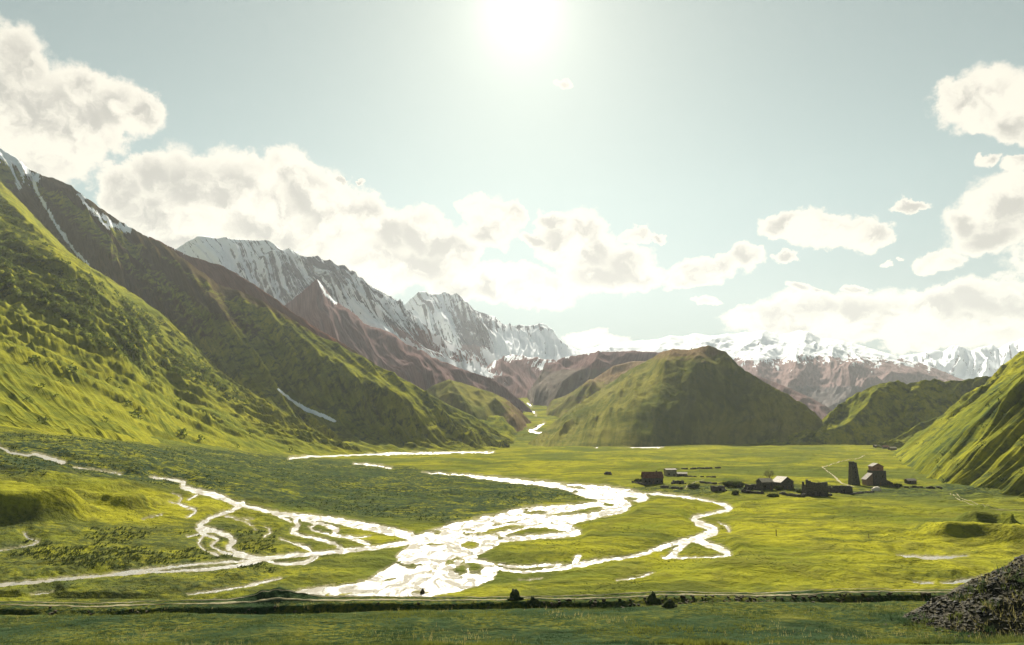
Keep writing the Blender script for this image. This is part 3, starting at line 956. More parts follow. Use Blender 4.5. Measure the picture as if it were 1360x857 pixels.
loft('snowy_peak', D_ridge, [(470, 560, 520, 4300), (600, 690, 510, 4300), (680, 700, 505, 4500), (800, 800, 500, 4700)], 420, 130, 1.6, (40, 14, 5), 62, 16,
     [([(560, 388), (585, 420), (610, 450), (635, 480)], 90, 30, 22), ([(606, 390), (630, 420), (655, 445), (670, 460)], 110, 26, 20),
      ([(717, 429), (722, 445), (735, 465)], 50, 16, 14), ([(643, 416), (660, 432), (675, 440)], 30, 12, 12)],
     M_snow1, 19, crest=8,
     snow=lambda px, py, U, V: 0.62 + 0.35 * sstep(px, 640, 670) * sstep(py, 434, 446) + 0.2 * sstep(py, 455, 480) - 0.25 * sstep(px, 600, 615) * sstep(px, 660, 640),
     brown=lambda px, py, U, V: 0.9 * sstep(py, 440, 475) * sstep(px, 670, 640))
loft('foothill', [(620, 510, 3600), (640, 492, 3600), (655, 481, 3600), (680, 471, 3600), (700, 473, 3600), (720, 476, 3600), (745, 481, 3600), (780, 495, 3600)],
     [(620, 640, 545, 2700), (700, 700, 550, 2600), (780, 740, 545, 2700)], 120, 50, 1.0, (20, 8, 4), 40, 8, mat=M_mauve, seed=23, crest=6,
     brown=lambda px, py, U, V: 0.95 + 0 * px, snow=lambda px, py, U, V: 0.42 * sstep(V, 0.35, 0.1))
loft('foothill', [(690, 545, 3100), (702, 520, 3100), (716, 500, 3050), (730, 482, 3050), (748, 475, 3000), (790, 468, 3000), (840, 466, 3000), (880, 468, 3000), (930, 472, 3000),
                  (1000, 500, 3000)],
     [(690, 695, 560, 2300), (748, 710, 560, 2200), (840, 760, 560, 2150), (1000, 900, 560, 2200)], 260, 100, 0.9, (16, 10, 4), 42, 8,
     [([(748, 477), (730, 505), (712, 530)], 30, 22, 22), ([(812, 470), (780, 490), (740, 515), (702, 545)], 46, 26, 34)],
     M_mauve, 25, brown=lambda px, py, U, V: 0.35 + 0.5 * sstep(py, 500, 475), crest=4,
     snow=lambda px, py, U, V: 0.40 * sstep(V, 0.08, 0.0) * sstep(px, 860, 760))
loft('foothill', [(700, 580, 2250), (716, 556, 2250), (737, 533, 2250), (762, 520, 2300), (794, 500, 2300), (815, 486, 2300), (840, 480, 2350), (890, 480, 2350)],
     [(700, 705, 590, 1650), (762, 715, 590, 1600), (890, 780, 590, 1550)], 160, 70, 0.95, (16, 10, 4), 20, 5,
     [([(794, 500), (760, 530), (730, 555)], 18, 22, 22)], M_hill, 28, brown=lambda px, py, U, V: 0.42 + 0.3 * sstep(py, 520, 490))
loft('foothill', [(550, 530, 1800), (575, 512, 1800), (596, 504, 1800), (627, 513, 1780), (655, 522, 1760), (673, 531, 1740), (690, 545, 1720), (705, 560, 1700), (716, 571, 1690)],
     [(550, 600, 590, 1400), (627, 660, 590, 1380), (716, 718, 588, 1500)], 160, 70, 0.8, (14, 10, 4), 14, 4,
     [([(596, 504), (615, 530), (640, 560)], 14, 20, 20), ([(655, 522), (670, 545), (690, 566)], 14, 14, 14)],
     M_hill, 30, brown=lambda px, py, U, V: 0.25 + 0.35 * sstep(px, 640, 690))
loft('green_knoll', [(520, 500, 1450), (545, 508, 1420), (565, 520, 1400), (596, 538, 1370), (627, 552, 1340), (650, 566, 1320), (668, 579, 1300), (680, 587, 1290)],
     [(520, 560, 592, 1215), (600, 640, 592, 1215), (680, 684, 592, 1225)], 120, 50, 0.8, (14, 10, 4), 8, 3, mat=M_hillg, seed=33)
loft('green_knoll', [(600, 570, 1600), (628, 549, 1600), (645, 549, 1590), (662, 551, 1580), (674, 560, 1570), (688, 569, 1560), (702, 576, 1540)],
     [(600, 620, 592, 1250), (662, 672, 590, 1260), (702, 704, 585, 1350)], 100, 50, 0.75, (14, 10, 4), 8, 3,
     [([(662, 551), (672, 566), (684, 576)], 8, 12, 12)], M_hillg, 34, brown=lambda px, py, U, V: 0.3 + 0 * px)

# far ranges on the right
G_ridge = [(720, 480, 6000), (742, 470, 6000), (765, 467, 6000), (800, 459, 6000), (820, 455, 6000), (844, 453, 6000), (872, 451, 6000), (891, 446, 6000), (907, 447, 6000), (923, 443, 6000),
           (943, 446, 6000), (979, 443, 6000), (991, 441, 6000), (1003, 441, 6000), (1014, 438, 6000), (1036, 445, 6000), (1050, 442, 6000), (1062, 438, 6000), (1074, 441, 6000), (1090, 449, 6000),
           (1122, 453, 5925), (1137, 457, 5850), (1165, 465, 5700), (1197, 475, 5550), (1237, 487, 5400), (1256, 495, 5325), (1276, 503, 5250), (1330, 520, 5100)]
loft('snowy_range', G_ridge, [(720, 760, 540, 3680), (891, 900, 565, 3120), (1062, 1030, 570, 3040), (1197, 1120, 570, 3040), (1330, 1250, 570, 3200)], 620, 170, 1.15, (14, 22, 5), 34, 12,
     [([(1040, 464), (1090, 476), (1150, 492), (1220, 500), (1290, 512)], 45, 26, 30), ([(1030, 470), (1000, 490), (980, 515)], 35, 26, 26),
      ([(1080, 482), (1050, 510), (1040, 540)], 40, 24, 24), ([(1120, 488), (1150, 510), (1190, 530)], 35, 24, 24), ([(1014, 438), (1000, 452), (975, 470)], 22, 14, 14), ([(1062, 438), (1085, 456), (1120, 470)], 22, 14, 14)],
     M_snow2, 40, crest=5,
     snow=lambda px, py, U, V: 0.80 * sstep(py, 490 - 4 * np.sin(px * 0.03), 462) + 0.22 * sstep(py, 505, 480),
     brown=lambda px, py, U, V: 0.9 * sstep(py, 462, 480) * sstep(py, 520, 495) + 0.35)
loft('foothill', [(930, 482, 3000), (960, 484, 2950), (1000, 497, 2900), (1040, 512, 2850), (1080, 530, 2800), (1112, 548, 2750), (1135, 572, 2700)],
     [(930, 930, 585, 2200), (1040, 1030, 585, 2100), (1135, 1140, 590, 2200)], 160, 60, 1.0, (16, 10, 4), 16, 6, mat=M_mauve, seed=43,
     brown=lambda px, py, U, V: 0.6 + 0 * px)
H_ridge = [(1130, 482, 8000), (1170, 478, 8000), (1205, 471, 8000), (1222, 469, 8000), (1236, 465, 8000), (1252, 466, 8000), (1264, 460, 8000), (1273, 459, 8000), (1281, 463, 8000),
           (1289, 466, 8000), (1298, 462, 8000), (1307, 460, 8000), (1317, 458, 8000), (1326, 463, 8000), (1333, 459, 8000), (1341, 455, 8000), (1360, 449, 8000), (1400, 440, 8000),
           (1460, 430, 8000), (1560, 436, 8000), (1700, 420, 8000)]
loft('snowy_range', H_ridge, [(1130, 1130, 540, 6300), (1700, 1700, 540, 6300)], 360, 110, 1.1, (40, 14, 5), 60, 16, mat=M_snow1, seed=47, crest=9,
     snow=lambda px, py, U, V: 0.80 + 0 * px)

# the domed hill in the middle and the dark ridges on the right
I_ridge = [(700, 590, 1500), (718, 574, 1560), (740, 558, 1650), (755, 548, 1720), (780, 531, 1880), (800, 517, 1980), (820, 503, 2050), (840, 490, 2060), (860, 478, 1990), (878, 469, 1860),
           (893, 463, 1660), (905, 466, 1620), (915, 467, 1600), (924, 463, 1570), (940, 459, 1530), (952, 463, 1500), (965, 469, 1480), (989, 492, 1440), (1010, 504, 1410), (1026, 513, 1400),
           (1051, 527, 1375), (1073, 541, 1350), (1091, 557, 1330), (1104, 572, 1310), (1118, 590, 1290)]
loft('domed_hill', I_ridge, [(700, 702, 594, None), (780, 752, 594, None), (840, 800, 594, None), (893, 860, 594, None), (940, 935, 593, 1290), (1000, 1000, 593, 1300), (1051, 1050, 593, 1290),
                             (1118, 1120, 593, 1270)], 420, 190, 0.86, (15, 12, 5), 13, 3.5,
     [([(893, 464), (880, 490), (850, 520), (820, 550), (800, 580)], 10, 30, 40), ([(942, 462), (922, 490), (905, 530), (895, 570)], 22, 60, 50),
      ([(860, 480), (820, 512), (775, 548), (740, 575)], 8, 20, 16), ([(1026, 514), (1035, 545), (1050, 575)], 8, 22, 20),
      ([(760, 575), (800, 572), (850, 576), (900, 582)], 5, 8, 8)],
     M_hill, 51, brown=lambda px, py, U, V: 0.52 * sstep(py, 500, 463) * sstep(px, 1000, 930) + 0.12, crest=2.5)
J_ridge = [(1005, 592, 1290), (1030, 584, 1300), (1055, 576, 1310), (1079, 568, 1320), (1100, 553, 1345), (1125, 531, 1380), (1137, 523, 1365), (1156, 516, 1375), (1181, 506, 1385), (1193, 505, 1388),
           (1205, 510, 1388), (1222, 506, 1390), (1236, 505, 1395), (1241, 502, 1398), (1255, 506, 1400), (1280, 505, 1410), (1310, 499, 1430), (1326, 500, 1490), (1345, 512, 1500), (1400, 540, 1500)]
loft('dark_hill', J_ridge, [(1005, 1008, 594, 1270), (1079, 1075, 594, 1265), (1137, 1125, 594, 1262), (1193, 1185, 594, 1262), (1280, 1275, 594, 1262), (1400, 1400, 594, 1262)], 320, 130, 0.75, (20, 10, 5), 8, 2.5,
     [([(1181, 507), (1160, 524), (1150, 545), (1120, 570), (1080, 582)], 18, 24, 30), ([(1205, 512), (1235, 545), (1262, 565)], 12, 22, 22),
      ([(1125, 531), (1105, 555), (1085, 572)], 8, 14, 14), ([(1060, 582), (1100, 585), (1160, 586)], 5, 9, 6)],
     M_hillg, 55, crest=3, brown=lambda px, py, U, V: 0.3 + 0 * px)
loft('dark_hill', [(1165, 592, 1150), (1185, 584, 1150), (1205, 573, 1160), (1222, 562, 1160), (1235, 558, 1160), (1250, 553, 1160), (1290, 540, 1160), (1330, 530, 1160)],
     [(1165, 1165, 596, None), (1222, 1225, 596, None), (1330, 1300, 596, 1100)], 120, 50, 0.8, (20, 12, 4), 6, 2, mat=M_hillg, seed=58, crest=2)
K_ridge = [(1480, 425, 1300), (1492, 385, 1150), (1500, 371, 1050), (1560, 318, 960), (1650, 245, 870), (1800, 140, 780), (2100, 0, 700), (2600, -150, 620)]
oK, PK, pxK, pyK, UK, VK = loft('green_slope', K_ridge, [(1480, 1205, 604, 1150), (1492, 1184, 601, 1000), (1500, 1181, 603, None), (1560, 1188, 610, None), (1650, 1205, 622, None), (1800, 1240, 640, None), (2100, 1330, 660, None),
                                (2600, 1500, 680, None)],
     420, 300, 1.02, (24, 22, 6), 13, 5.5,
     [([(1200, 607), (1235, 590), (1270, 568), (1310, 545), (1360, 508), (1440, 450)], 22, 15, 44), ([(1215, 622), (1260, 600), (1310, 580), (1360, 550), (1450, 500)], 18, 14, 40),
      ([(1245, 632), (1300, 612), (1350, 590), (1430, 560)], 11, 11, 30), ([(1280, 645), (1330, 632), (1400, 610)], 8, 9, 24)],
     M_green, 61, crest=1.5)


# ------------------------------------------------------------------ small builders
class MB:
    def __init__(s):
        s.v, s.f = [], []

    def add(s, vs, fs):
        o = len(s.v)
        s.v += [tuple(map(float, v)) for v in vs]
        s.f += [tuple(i + o for i in f) for f in fs]
        return s

    def hexa(s, b, t):
        """b, t: four corners each, counter-clockwise seen from above"""
        return s.add(list(b) + list(t), [(3, 2, 1, 0), (4, 5, 6, 7), (0, 1, 5, 4), (1, 2, 6, 5), (2, 3, 7, 6), (3, 0, 4, 7)])

    def box(s, x0, x1, y0, y1, z0, z1, j=0.0):
        r = lambda: random.uniform(-j, j)
        c = [(x0, y0), (x1, y0), (x1, y1), (x0, y1)]
        return s.hexa([(a + r(), b + r(), z0) for a, b in c], [(a + r(), b + r(), z1 + r()) for a, b in c])

    def build(s, name, mat, parent=None, smooth=False):
        me = bpy.data.meshes.new(name)
        me.from_pydata(s.v, [], s.f)
        me.update()
        me.materials.append(mat)
        if smooth:
            me.polygons.foreach_set('use_smooth', [True] * len(me.polygons))
        o = bpy.data.objects.new(name, me)
        COL.objects.link(o)
        o.parent = parent
        return o


def empty(name, loc, rz=0, label=None, cat=None, group=None):
    o = bpy.data.objects.new(name, None)
    COL.objects.link(o)
    o.empty_display_size = 0.5
    o.location = loc
    o.rotation_euler = (0, 0, rz)
    return finish(o, label, cat, group)


def simple_mat(name, a, b, scale=1.5, rough=0.95, bd=0.05, transl=0.0, spec=0.05):
    m, t = new_mat(name)
    p = t.add('ShaderNodeNewGeometry').outputs['Position']
    n = t.noise(p, scale, 5, 0.65, 0.3)
    c = t.mix(t.step(n, 0.36, 0.64), a, b)
    bb = bump(t, n, bd)
    sh = principled(t, c, rough, bb, spec)
    if transl:
        tr = t.add('ShaderNodeBsdfTranslucent', {'Color': c}).outputs[0]
        sh = t.add('ShaderNodeMixShader', {0: transl, 1: sh, 2: tr}).outputs[0]
    out(t, sh)
    return m


M_stone = simple_mat('dark_stone', (0.060, 0.058, 0.056), (0.12, 0.108, 0.092), 1.3, bd=0.12)
M_slate = simple_mat('slate_roof', (0.15, 0.13, 0.11), (0.24, 0.21, 0.17), 1.1, rough=0.8, bd=0.05, spec=0.1)
M_rust = simple_mat('rusty_roof', (0.12, 0.055, 0.035), (0.20, 0.10, 0.065), 0.9, rough=0.85, bd=0.05, spec=0.05)
M_tin = simple_mat('tin_roof', (0.24, 0.20, 0.15), (0.36, 0.31, 0.24), 0.8, rough=0.7, bd=0.02, spec=0.15)
M_wood = simple_mat('weathered_wood', (0.10, 0.075, 0.05), (0.16, 0.12, 0.08), 3.0, bd=0.03)
M_dark = simple_mat('opening', (0.015, 0.014, 0.013), (0.02, 0.02, 0.018), 2.0)
M_pale = simple_mat('pale_boulder', (0.55, 0.48, 0.38), (0.70, 0.64, 0.54), 1.2, bd=0.15)
M_clod = simple_mat('dark_clods', (0.030, 0.028, 0.022), (0.085, 0.075, 0.045), 1.2, bd=0.15)
M_moundg = simple_mat('mound_turf', (0.018, 0.030, 0.020), (0.060, 0.070, 0.022), 1.6, bd=0.12)
M_heap = simple_mat('heap_stones', (0.010, 0.013, 0.014), (0.055, 0.048, 0.024), 0.7, bd=0.05, rough=0.8, spec=0.15)
M_shrub = simple_mat('shrub_leaves', (0.060, 0.085, 0.016), (0.125, 0.150, 0.024), 0.05, bd=0.1, transl=0.35)
M_shrubd = simple_mat('dark_leaves', (0.035, 0.055, 0.016), (0.070, 0.090, 0.022), 0.3, bd=0.1, transl=0.25)
M_twig = simple_mat('bare_twigs', (0.10, 0.085, 0.055), (0.16, 0.13, 0.08), 1.0, bd=0.02)
M_dirt = simple_mat('pale_dirt', (0.20, 0.175, 0.095), (0.33, 0.295, 0.18), 0.8, bd=0.08)
M_blade = simple_mat('grass_blades', (0.024, 0.048, 0.022), (0.125, 0.135, 0.024), 0.16, bd=0.01, transl=0.5)
M_straw = simple_mat('dry_stalks', (0.20, 0.18, 0.06), (0.32, 0.28, 0.11), 0.6, bd=0.01, transl=0.4)


def window(mb_host, x, z, w, h, y, parent, depth=0.12):
    f = MB()
    f.box(x - w / 2 - .12, x + w / 2 + .12, y - .07, y + depth, z - .12, z, 0)
    f.box(x - w / 2 - .12, x + w / 2 + .12, y - .07, y + depth, z + h, z + h + .12, 0)
    f.box(x - w / 2 - .12, x - w / 2, y - .065, y + depth, z, z + h, 0)
    f.box(x + w / 2, x + w / 2 + .12, y - .065, y + depth, z, z + h, 0)
    o = f.build('window', M_wood, parent)
    MB().box(x - w / 2, x + w / 2, y - .03, y + depth, z, z + h).build('pane', M_dark, o)


def house(px, py, w, d, h, rise, roofm, label, rz=0.0, cat='house', name='stone_house', wins=2, ridge_x=True, door=True, chimney=False, wallm=None,
          skirt=0.0, sink=0.6):
    x, y, z = on_base(px, py, lambda a, b: ground_z(np.atleast_1d(a), np.atleast_1d(b)).reshape(np.shape(a)))
    e = empty(name, (x, y, z), rz, label, cat)
    wallm = wallm or M_stone
    wl = MB()
    if rise > 0 and not ridge_x:         # gable towards the viewer
        vs = [(-w/2, 0, -sink), (w/2, 0, -sink), (w/2, 0, h), (0, 0, h + rise), (-w/2, 0, h), (-w/2, d, -sink), (w/2, d, -sink), (w/2, d, h), (0, d, h + rise), (-w/2, d, h)]
        wl.add(vs, [(0, 1, 2, 3, 4), (9, 8, 7, 6, 5), (1, 6, 7, 2), (5, 0, 4, 9), (2, 7, 8, 3), (3, 8, 9, 4), (0, 5, 6, 1)])
    else:
        vs = [(-w/2, 0, -sink), (w/2, 0, -sink), (w/2, d, -sink), (-w/2, d, -sink), (-w/2, 0, h), (w/2, 0, h), (w/2, d, h), (-w/2, d, h), (-w/2, d/2, h + rise), (w/2, d/2, h + rise)]
        wl.add(vs, [(3, 2, 1, 0), (0, 1, 5, 4), (2, 3, 7, 6), (1, 2, 6, 9, 5), (3, 0, 4, 8, 7), (4, 5, 9, 8), (6, 7, 8, 9)])
    wl.build('wall', wallm, e)
    ov, th = 0.45, 0.22
    rf = MB()
    if ridge_x:
        zr, ze = h + rise + 0.02, h - ov * rise / (d / 2) + 0.02
        for s_, y0 in ((1, -ov), (-1, d + ov)):
            a = [(-w/2 - ov, y0, ze), (w/2 + ov, y0, ze), (w/2 + ov, d/2, zr), (-w/2 - ov, d/2, zr)]
            if s_ < 0:
                a = [a[1], a[0], a[3], a[2]]
            rf.hexa(a, [(p[0], p[1], p[2] + th) for p in a])
    else:
        zr, ze = h + rise + 0.02, h - ov * rise / (w / 2) + 0.02
        for s_, x0 in ((1, -w/2 - ov), (-1, w/2 + ov)):
            a = [(x0, -ov, ze), (0, -ov, zr), (0, d + ov, zr), (x0, d + ov, ze)]
            if s_ < 0:
                a = [a[1], a[0], a[3], a[2]]
            rf.hexa(a, [(p[0], p[1], p[2] + th) for p in a])
    rfo = rf.build('roof', roofm, e)
    if chimney:
        MB().box(w * .2, w * .2 + .7, d/2 - .35, d/2 + .35, h, h + rise + 0.9).build('chimney', wallm, rfo)
    n = wins
    for i in range(n):
        xx = (i + 0.5) / n * w - w / 2
        if door and i == n // 2:
            dd = MB().box(xx - .5, xx + .5, -0.06, 0.1, -.1, 2.0).build('door', M_wood, e)
            continue
        window(None, xx, min(h * .45, 1.3), 0.9, 1.0, 0, e)
    return e, (x, y, z)


def rubble(mb, cx, cy, cz, rx, ry, n, size, zf=None):
    for _ in range(n):
        a, r = random.uniform(0, 6.28), math.sqrt(random.random())
        x, y = cx + rx * r * math.cos(a), cy + ry * r * math.sin(a)
        s = size * random.uniform(0.5, 1.4)
        z = cz + (zf(r) if zf else 0)
        mb.box(x - s/2, x + s/2, y - s/2, y + s/2, z - s * .4, z + s * .6, s * 0.22)


def gz(x, y):
    return float(ground_z(np.array([x]), np.array([y]))[0])


def on_ground(px, py):
    return on_base(px, py, lambda a, b: ground_z(np.atleast_1d(a), np.atleast_1d(b)).reshape(np.shape(a)))


def ruin(px, py, w, d, h, label, name='ruined_house', notch=(), heap=1.2, gap=True):
    """roofless walls of uneven height standing in their own rubble"""
    x, y, z = on_ground(px, py)
    e = empty(name, (x, y, z), 0, label, 'ruin')
    th = 0.8
    k = 9
    fr = MB()
    for i in range(k):
        x0, x1 = -w/2 + i * w / k, -w/2 + (i + 1) * w / k + 0.02
        hh = h * (notch[i] if i < len(notch) else random.uniform(.82, 1.0))
        fr.box(x0, x1, 0, th, -.5, hh, 0.05)
    fr.build('front_wall', M_stone, e)
    bk = MB()
    for i in range(k):
        x0, x1 = -w/2 + i * w / k, -w/2 + (i + 1) * w / k + 0.02
        bk.box(x0, x1, d - th, d, -.5, h * random.uniform(.6, .95), 0.05)
    bk.build('rear_wall', M_stone, e)
    for s_ in (-1, 1):
        sd = MB()
        for i in range(4):
            y0, y1 = th + i * (d - 2 * th) / 4, th + (i + 1) * (d - 2 * th) / 4
            xx = s_ * (w/2 - th/2)
            sd.box(xx - th/2, xx + th/2, y0, y1, -.5, h * random.uniform(.6, .95), 0.05)
        sd.build('side_wall', M_stone, e)
    MB().box(-0.6 + w*.12, 0.6 + w*.12, -0.04, 0.3, -.2, min(2.0, h * .5)).build('doorway', M_dark, e)
    rb = MB()
    rubble(rb, 0, d * .3, 0.2, w * .72, d * .9, int(26 * heap), 0.9, lambda r: max(0, (1 - r)) * 1.4 * heap)
    rb.build('rubble', M_stone, e)['kind'] = 'stuff'
    return e


# ------------------------------------------------------------------ village on the plain
def build_tower():
    x, y, z = on_ground(1134.5, 644)
    e = empty('stone_tower', (x, y, z), 0.12, 'tall tapering dark stone tower beside the footpath, left of the church', 'tower')
    H = 14.6
    mb = MB()
    n = 12
    for i in range(n):
        a, b = i / n, (i + 1) / n
        wa, wb = 2.75 * (1 - a) + 1.75 * a, 2.75 * (1 - b) + 1.75 * b
        z0, z1 = a * H - (.8 if i == 0 else 0), b * H
        j = 0.03
        c = [(-1, -1), (1, -1), (1, 1), (-1, 1)]
        off = random.uniform(-j, j)
        mb.hexa([(p * wa + off, q * wa, z0) for p, q in c], [(p * wb + off, q * wb, z1) for p, q in c])
    mb.build('shaft', M_stone, e)
    cp = MB()
    for i in range(4):
        x0 = -1.85 + i * 0.94
        for (yy0, yy1) in ((-1.85, -1.25), (1.25, 1.85)):
            cp.box(x0, x0 + .9, yy0, yy1, H, H + random.choice((0.5, .9, .25)), .03)
            cp.build('merlon', M_stone, e)
            cp = MB()
    for zz in (4.5, 8.0, 11.2):
        wy = -(2.75 - zz / H) - .03
        MB().box(-.22, .22, wy, wy + .4, zz, zz + 1.0).build('window', M_dark, e)


build_tower()


def build_church():
    x, y, z = on_ground(1169.5, 645)
    e = empty('stone_church', (x, y, z), 0.0, 'small ruined stone church with reddish gabled top and lean-to annexes', 'church')
    s = 0.51
    b = MB()
    b.box(-8.5*s, 8.5*s, 0, 7.5, -.8, 19*s, .04)
    nave = b.build('wall', M_stone, e)
    g = MB()
    w, h0, h1, d = 14*s, 19*s, 24.5*s, 6.0
    x0 = -1.2*s
    for (a, c) in ((0.4, d),):
        vs = [(x0-w/2, a, h0), (x0+w/2, a, h0), (x0+w/2, a, h1), (x0, a, 28*s), (x0-w/2, a, h1), (x0-w/2, c, h0), (x0+w/2, c, h0), (x0+w/2, c, h1), (x0, c, 28*s), (x0-w/2, c, h1)]
        g.add(vs, [(0, 1, 2, 3, 4), (9, 8, 7, 6, 5), (1, 6, 7, 2), (5, 0, 4, 9), (2, 7, 8, 3), (3, 8, 9, 4), (0, 5, 6, 1)])
    up = g.build('upper_storey', simple_mat('reddish_stone', (0.24, 0.12, 0.09), (0.33, 0.19, 0.14), 1.2, bd=.1), e)
    r = MB()
    for sg in (-1, 1):
        a = [(x0 + sg*(w/2 + .4), 0, h1 - .2), (x0, 0, 28*s + .03), (x0, d + .4, 28*s + .03), (x0 + sg*(w/2 + .4), d + .4, h1 - .2)]
        if sg > 0:
            a = [a[1], a[0], a[3], a[2]]
        r.hexa(a, [(p[0], p[1], p[2] + .25) for p in a])
    r.build('roof', M_slate, e)
    l = MB()
    vs = [(-17*s, 1, -.8), (-8.5*s, 1, -.8), (-8.5*s, 1, 15*s), (-17*s, 1, 7.5*s), (-17*s, 7, -.8), (-8.5*s, 7, -.8), (-8.5*s, 7, 15*s), (-17*s, 7, 7.5*s)]
    l.add(vs, [(0, 1, 2, 3), (7, 6, 5, 4), (3, 2, 6, 7), (0, 3, 7, 4), (1, 5, 6, 2)])
    an = l.build('annex', simple_mat('warm_stone', (0.26, 0.17, 0.12), (0.34, 0.24, 0.17), 1.2, bd=.1), e)
    lr = MB()
    a = [(-18*s, .7, 6.9*s), (-8.5*s, .7, 15.2*s), (-8.5*s, 7.3, 15.2*s), (-18*s, 7.3, 6.9*s)]
    lr.hexa(a, [(p[0], p[1], p[2] + .22) for p in a])
    lr.build('annex_roof', M_slate, an)
    rr = MB()
    vs = [(8.5*s, 2, -.8), (19*s, 2, -.8), (19*s, 2, 3*s), (8.5*s, 2, 8*s), (8.5*s, 7, -.8), (19*s, 7, -.8), (19*s, 7, 3*s), (8.5*s, 7, 8*s)]
    rr.add(vs, [(0, 1, 2, 3), (7, 6, 5, 4), (3, 2, 6, 7), (1, 5, 6, 2)])
    rr.build('annex', M_stone, e)
    MB().box(-.5, .6, -.05, .2, -.2, 2.1).build('door', M_wood, e)
    for xx, zz in ((-2.6, 5.2), (1.9, 5.2)):
        window(None, xx, zz, .6, 1.2, 0, e)
    MB().box(x0 - .3, x0 + .3, .33, .5, 10.6, 11.7).build('window', M_dark, up)


build_church()
house(1046, 650, 11.5, 7.0, 4.4, 3.0, M_tin, 'gabled stone house with pale sunlit roof behind the ruined walls', rz=0.5, wins=3, ridge_x=False)
house(1020, 650, 7.5, 6.0, 4.3, 1.8, M_tin, 'small dark hut with pale roof edge beneath the bare tree', rz=0.25, wins=2, ridge_x=True, name='stone_hut', cat='hut')
house(868, 643, 13, 8, 4.2, 3.4, M_rust, 'large dark farmhouse with rusty red roof at the left end of the village', rz=0.0, wins=5, chimney=True, name='farmhouse')
house(892, 633, 8, 7, 5.0, 0.6, M_slate, 'square grey block house with flat roof behind the red-roofed farmhouse', rz=0.1, wins=2, name='block_house', wallm=simple_mat('grey_plaster', (0.22, 0.20, 0.15), (0.30, 0.27, 0.2), .8))
house(906, 633, 7.5, 4, 2.0, 0.9, M_tin, 'low shed with a white roof right of the grey block house', rz=-0.15, wins=2, name='shed', cat='shed')
house(1212, 643, 6, 4, 2.3, 1.0, M_slate, 'tiny lone hut on the grass right of the church', rz=0.1, wins=2, name='stone_hut', cat='hut')
ruin(1086, 659, 12.0, 6.5, 8.0, 'tall roofless stone ruin with a raised left corner, nearest in the village', notch=(1.12, 1.05, .96, .93, .9, .93, .92, .94, .95), heap=1.6)
ruin(1118, 655, 13.0, 6.0, 4.3, 'long low roofless wall between the tall ruin and the tower', notch=(.7, .95, 1, .98, 1, .95, .97, 1, .9), heap=0.8)
ruin(902, 643, 6.5, 5, 2.4, 'low dark ruin on the slope below the white-roofed shed', heap=0.8)
ruin(955, 652, 7.0, 5, 2.8, 'small squat ruin at the left edge of the dark bushes', heap=0.7)
ruin(1001, 650, 7.0, 5, 3.0, 'low crumbled wall between the bushes and the pale-edged hut', heap=1.0)
ruin(808, 630, 4.0, 4, 2.0, 'tiny crumbled stone pen far left of the farmhouse', heap=0.5)
for i, (px, py, w, rz, lab) in enumerate([(1166, 595, 9, .1, 'far tiny barn at the foot of the dark hill, leftmost of three'), (1177, 596, 8, -.2, 'far tiny barn at the foot of the dark hill, between two others'),
                                          (1187, 598, 10, .15, 'far tiny barn nearest the green slope, rightmost of three')]):
    house(px, py, w, 6, 3, 1.6, M_tin if i != 1 else M_rust, lab, rz, 'barn', 'barn', wins=1, door=False)


def lump(name, px, py, rx, ry, rz_, mat, label, cat, seed=0, sub=3, rough=0.25, top=None, parent=None, cone=False):
    import bmesh
    bm = bmesh.new()
    bmesh.ops.create_icosphere(bm, subdivisions=sub, radius=1)
    co = np.array([v.co[:] for v in bm.verts])
    n = fbm(co[:, 0] * 1.6 + seed * 3.1, co[:, 1] * 1.6 + co[:, 2] * 1.3 + seed, 3, seed)
    for v, k in zip(bm.verts, n):
        if cone:
            rho = min(1.0, math.hypot(v.co.x, v.co.y))
            v.co.z = (1 - rho) ** 0.9 * (1 + .25 * k) if v.co.z > -.05 else -.2
        s = 1 + rough * k
        v.co = (v.co.x * rx * s, v.co.y * ry * s, max(v.co.z, -.35) * rz_ * s)
    me = bpy.data.meshes.new(name)
    bm.to_mesh(me)
    bm.free()
    me.materials.append(mat)
    me.polygons.foreach_set('use_smooth', [True] * len(me.polygons))
    o = bpy.data.objects.new(name, me)
    COL.objects.link(o)
    x, y, z = on_ground(px, py)
    o.location = (x, y, z)
    return finish(o, label, cat)


lump('boulder', 1164, 652, 2.9, 1.8, 2.6, M_pale, 'pale rounded boulder lying on the grass in front of the church', 'boulder', 3)
lump('boulder', 561, 788, .55, .5, 1.0, M_clod, 'small dark rock standing alone in the white gravel of the river', 'rock', 5)


def leaf_cloud(n, rx, ry, rz_, leaf, seed):
    """many small leaf clumps through an uneven crown volume"""
    r = np.random.default_rng(seed)
    d = r.normal(size=(n, 3))
    d /= np.linalg.norm(d, axis=1)[:, None]
    rad = r.uniform(0.35, 1.0, n) ** 0.5 * (0.8 + 0.35 * perlin(d[:, 0] * 2 + seed, d[:, 1] * 2 + d[:, 2], seed))
    c = d * rad[:, None] * [rx, ry, rz_]
    a = r.normal(size=(n, 3))
    b = r.normal(size=(n, 3))
    a = a / np.linalg.norm(a, axis=1)[:, None] * leaf
    b = b / np.linalg.norm(b, axis=1)[:, None] * leaf
    v = np.stack([c - a * .5, c + a * .5, c + b * .8], 1).reshape(-1, 3)
    f = np.arange(n * 3).reshape(-1, 3)
    return v, f


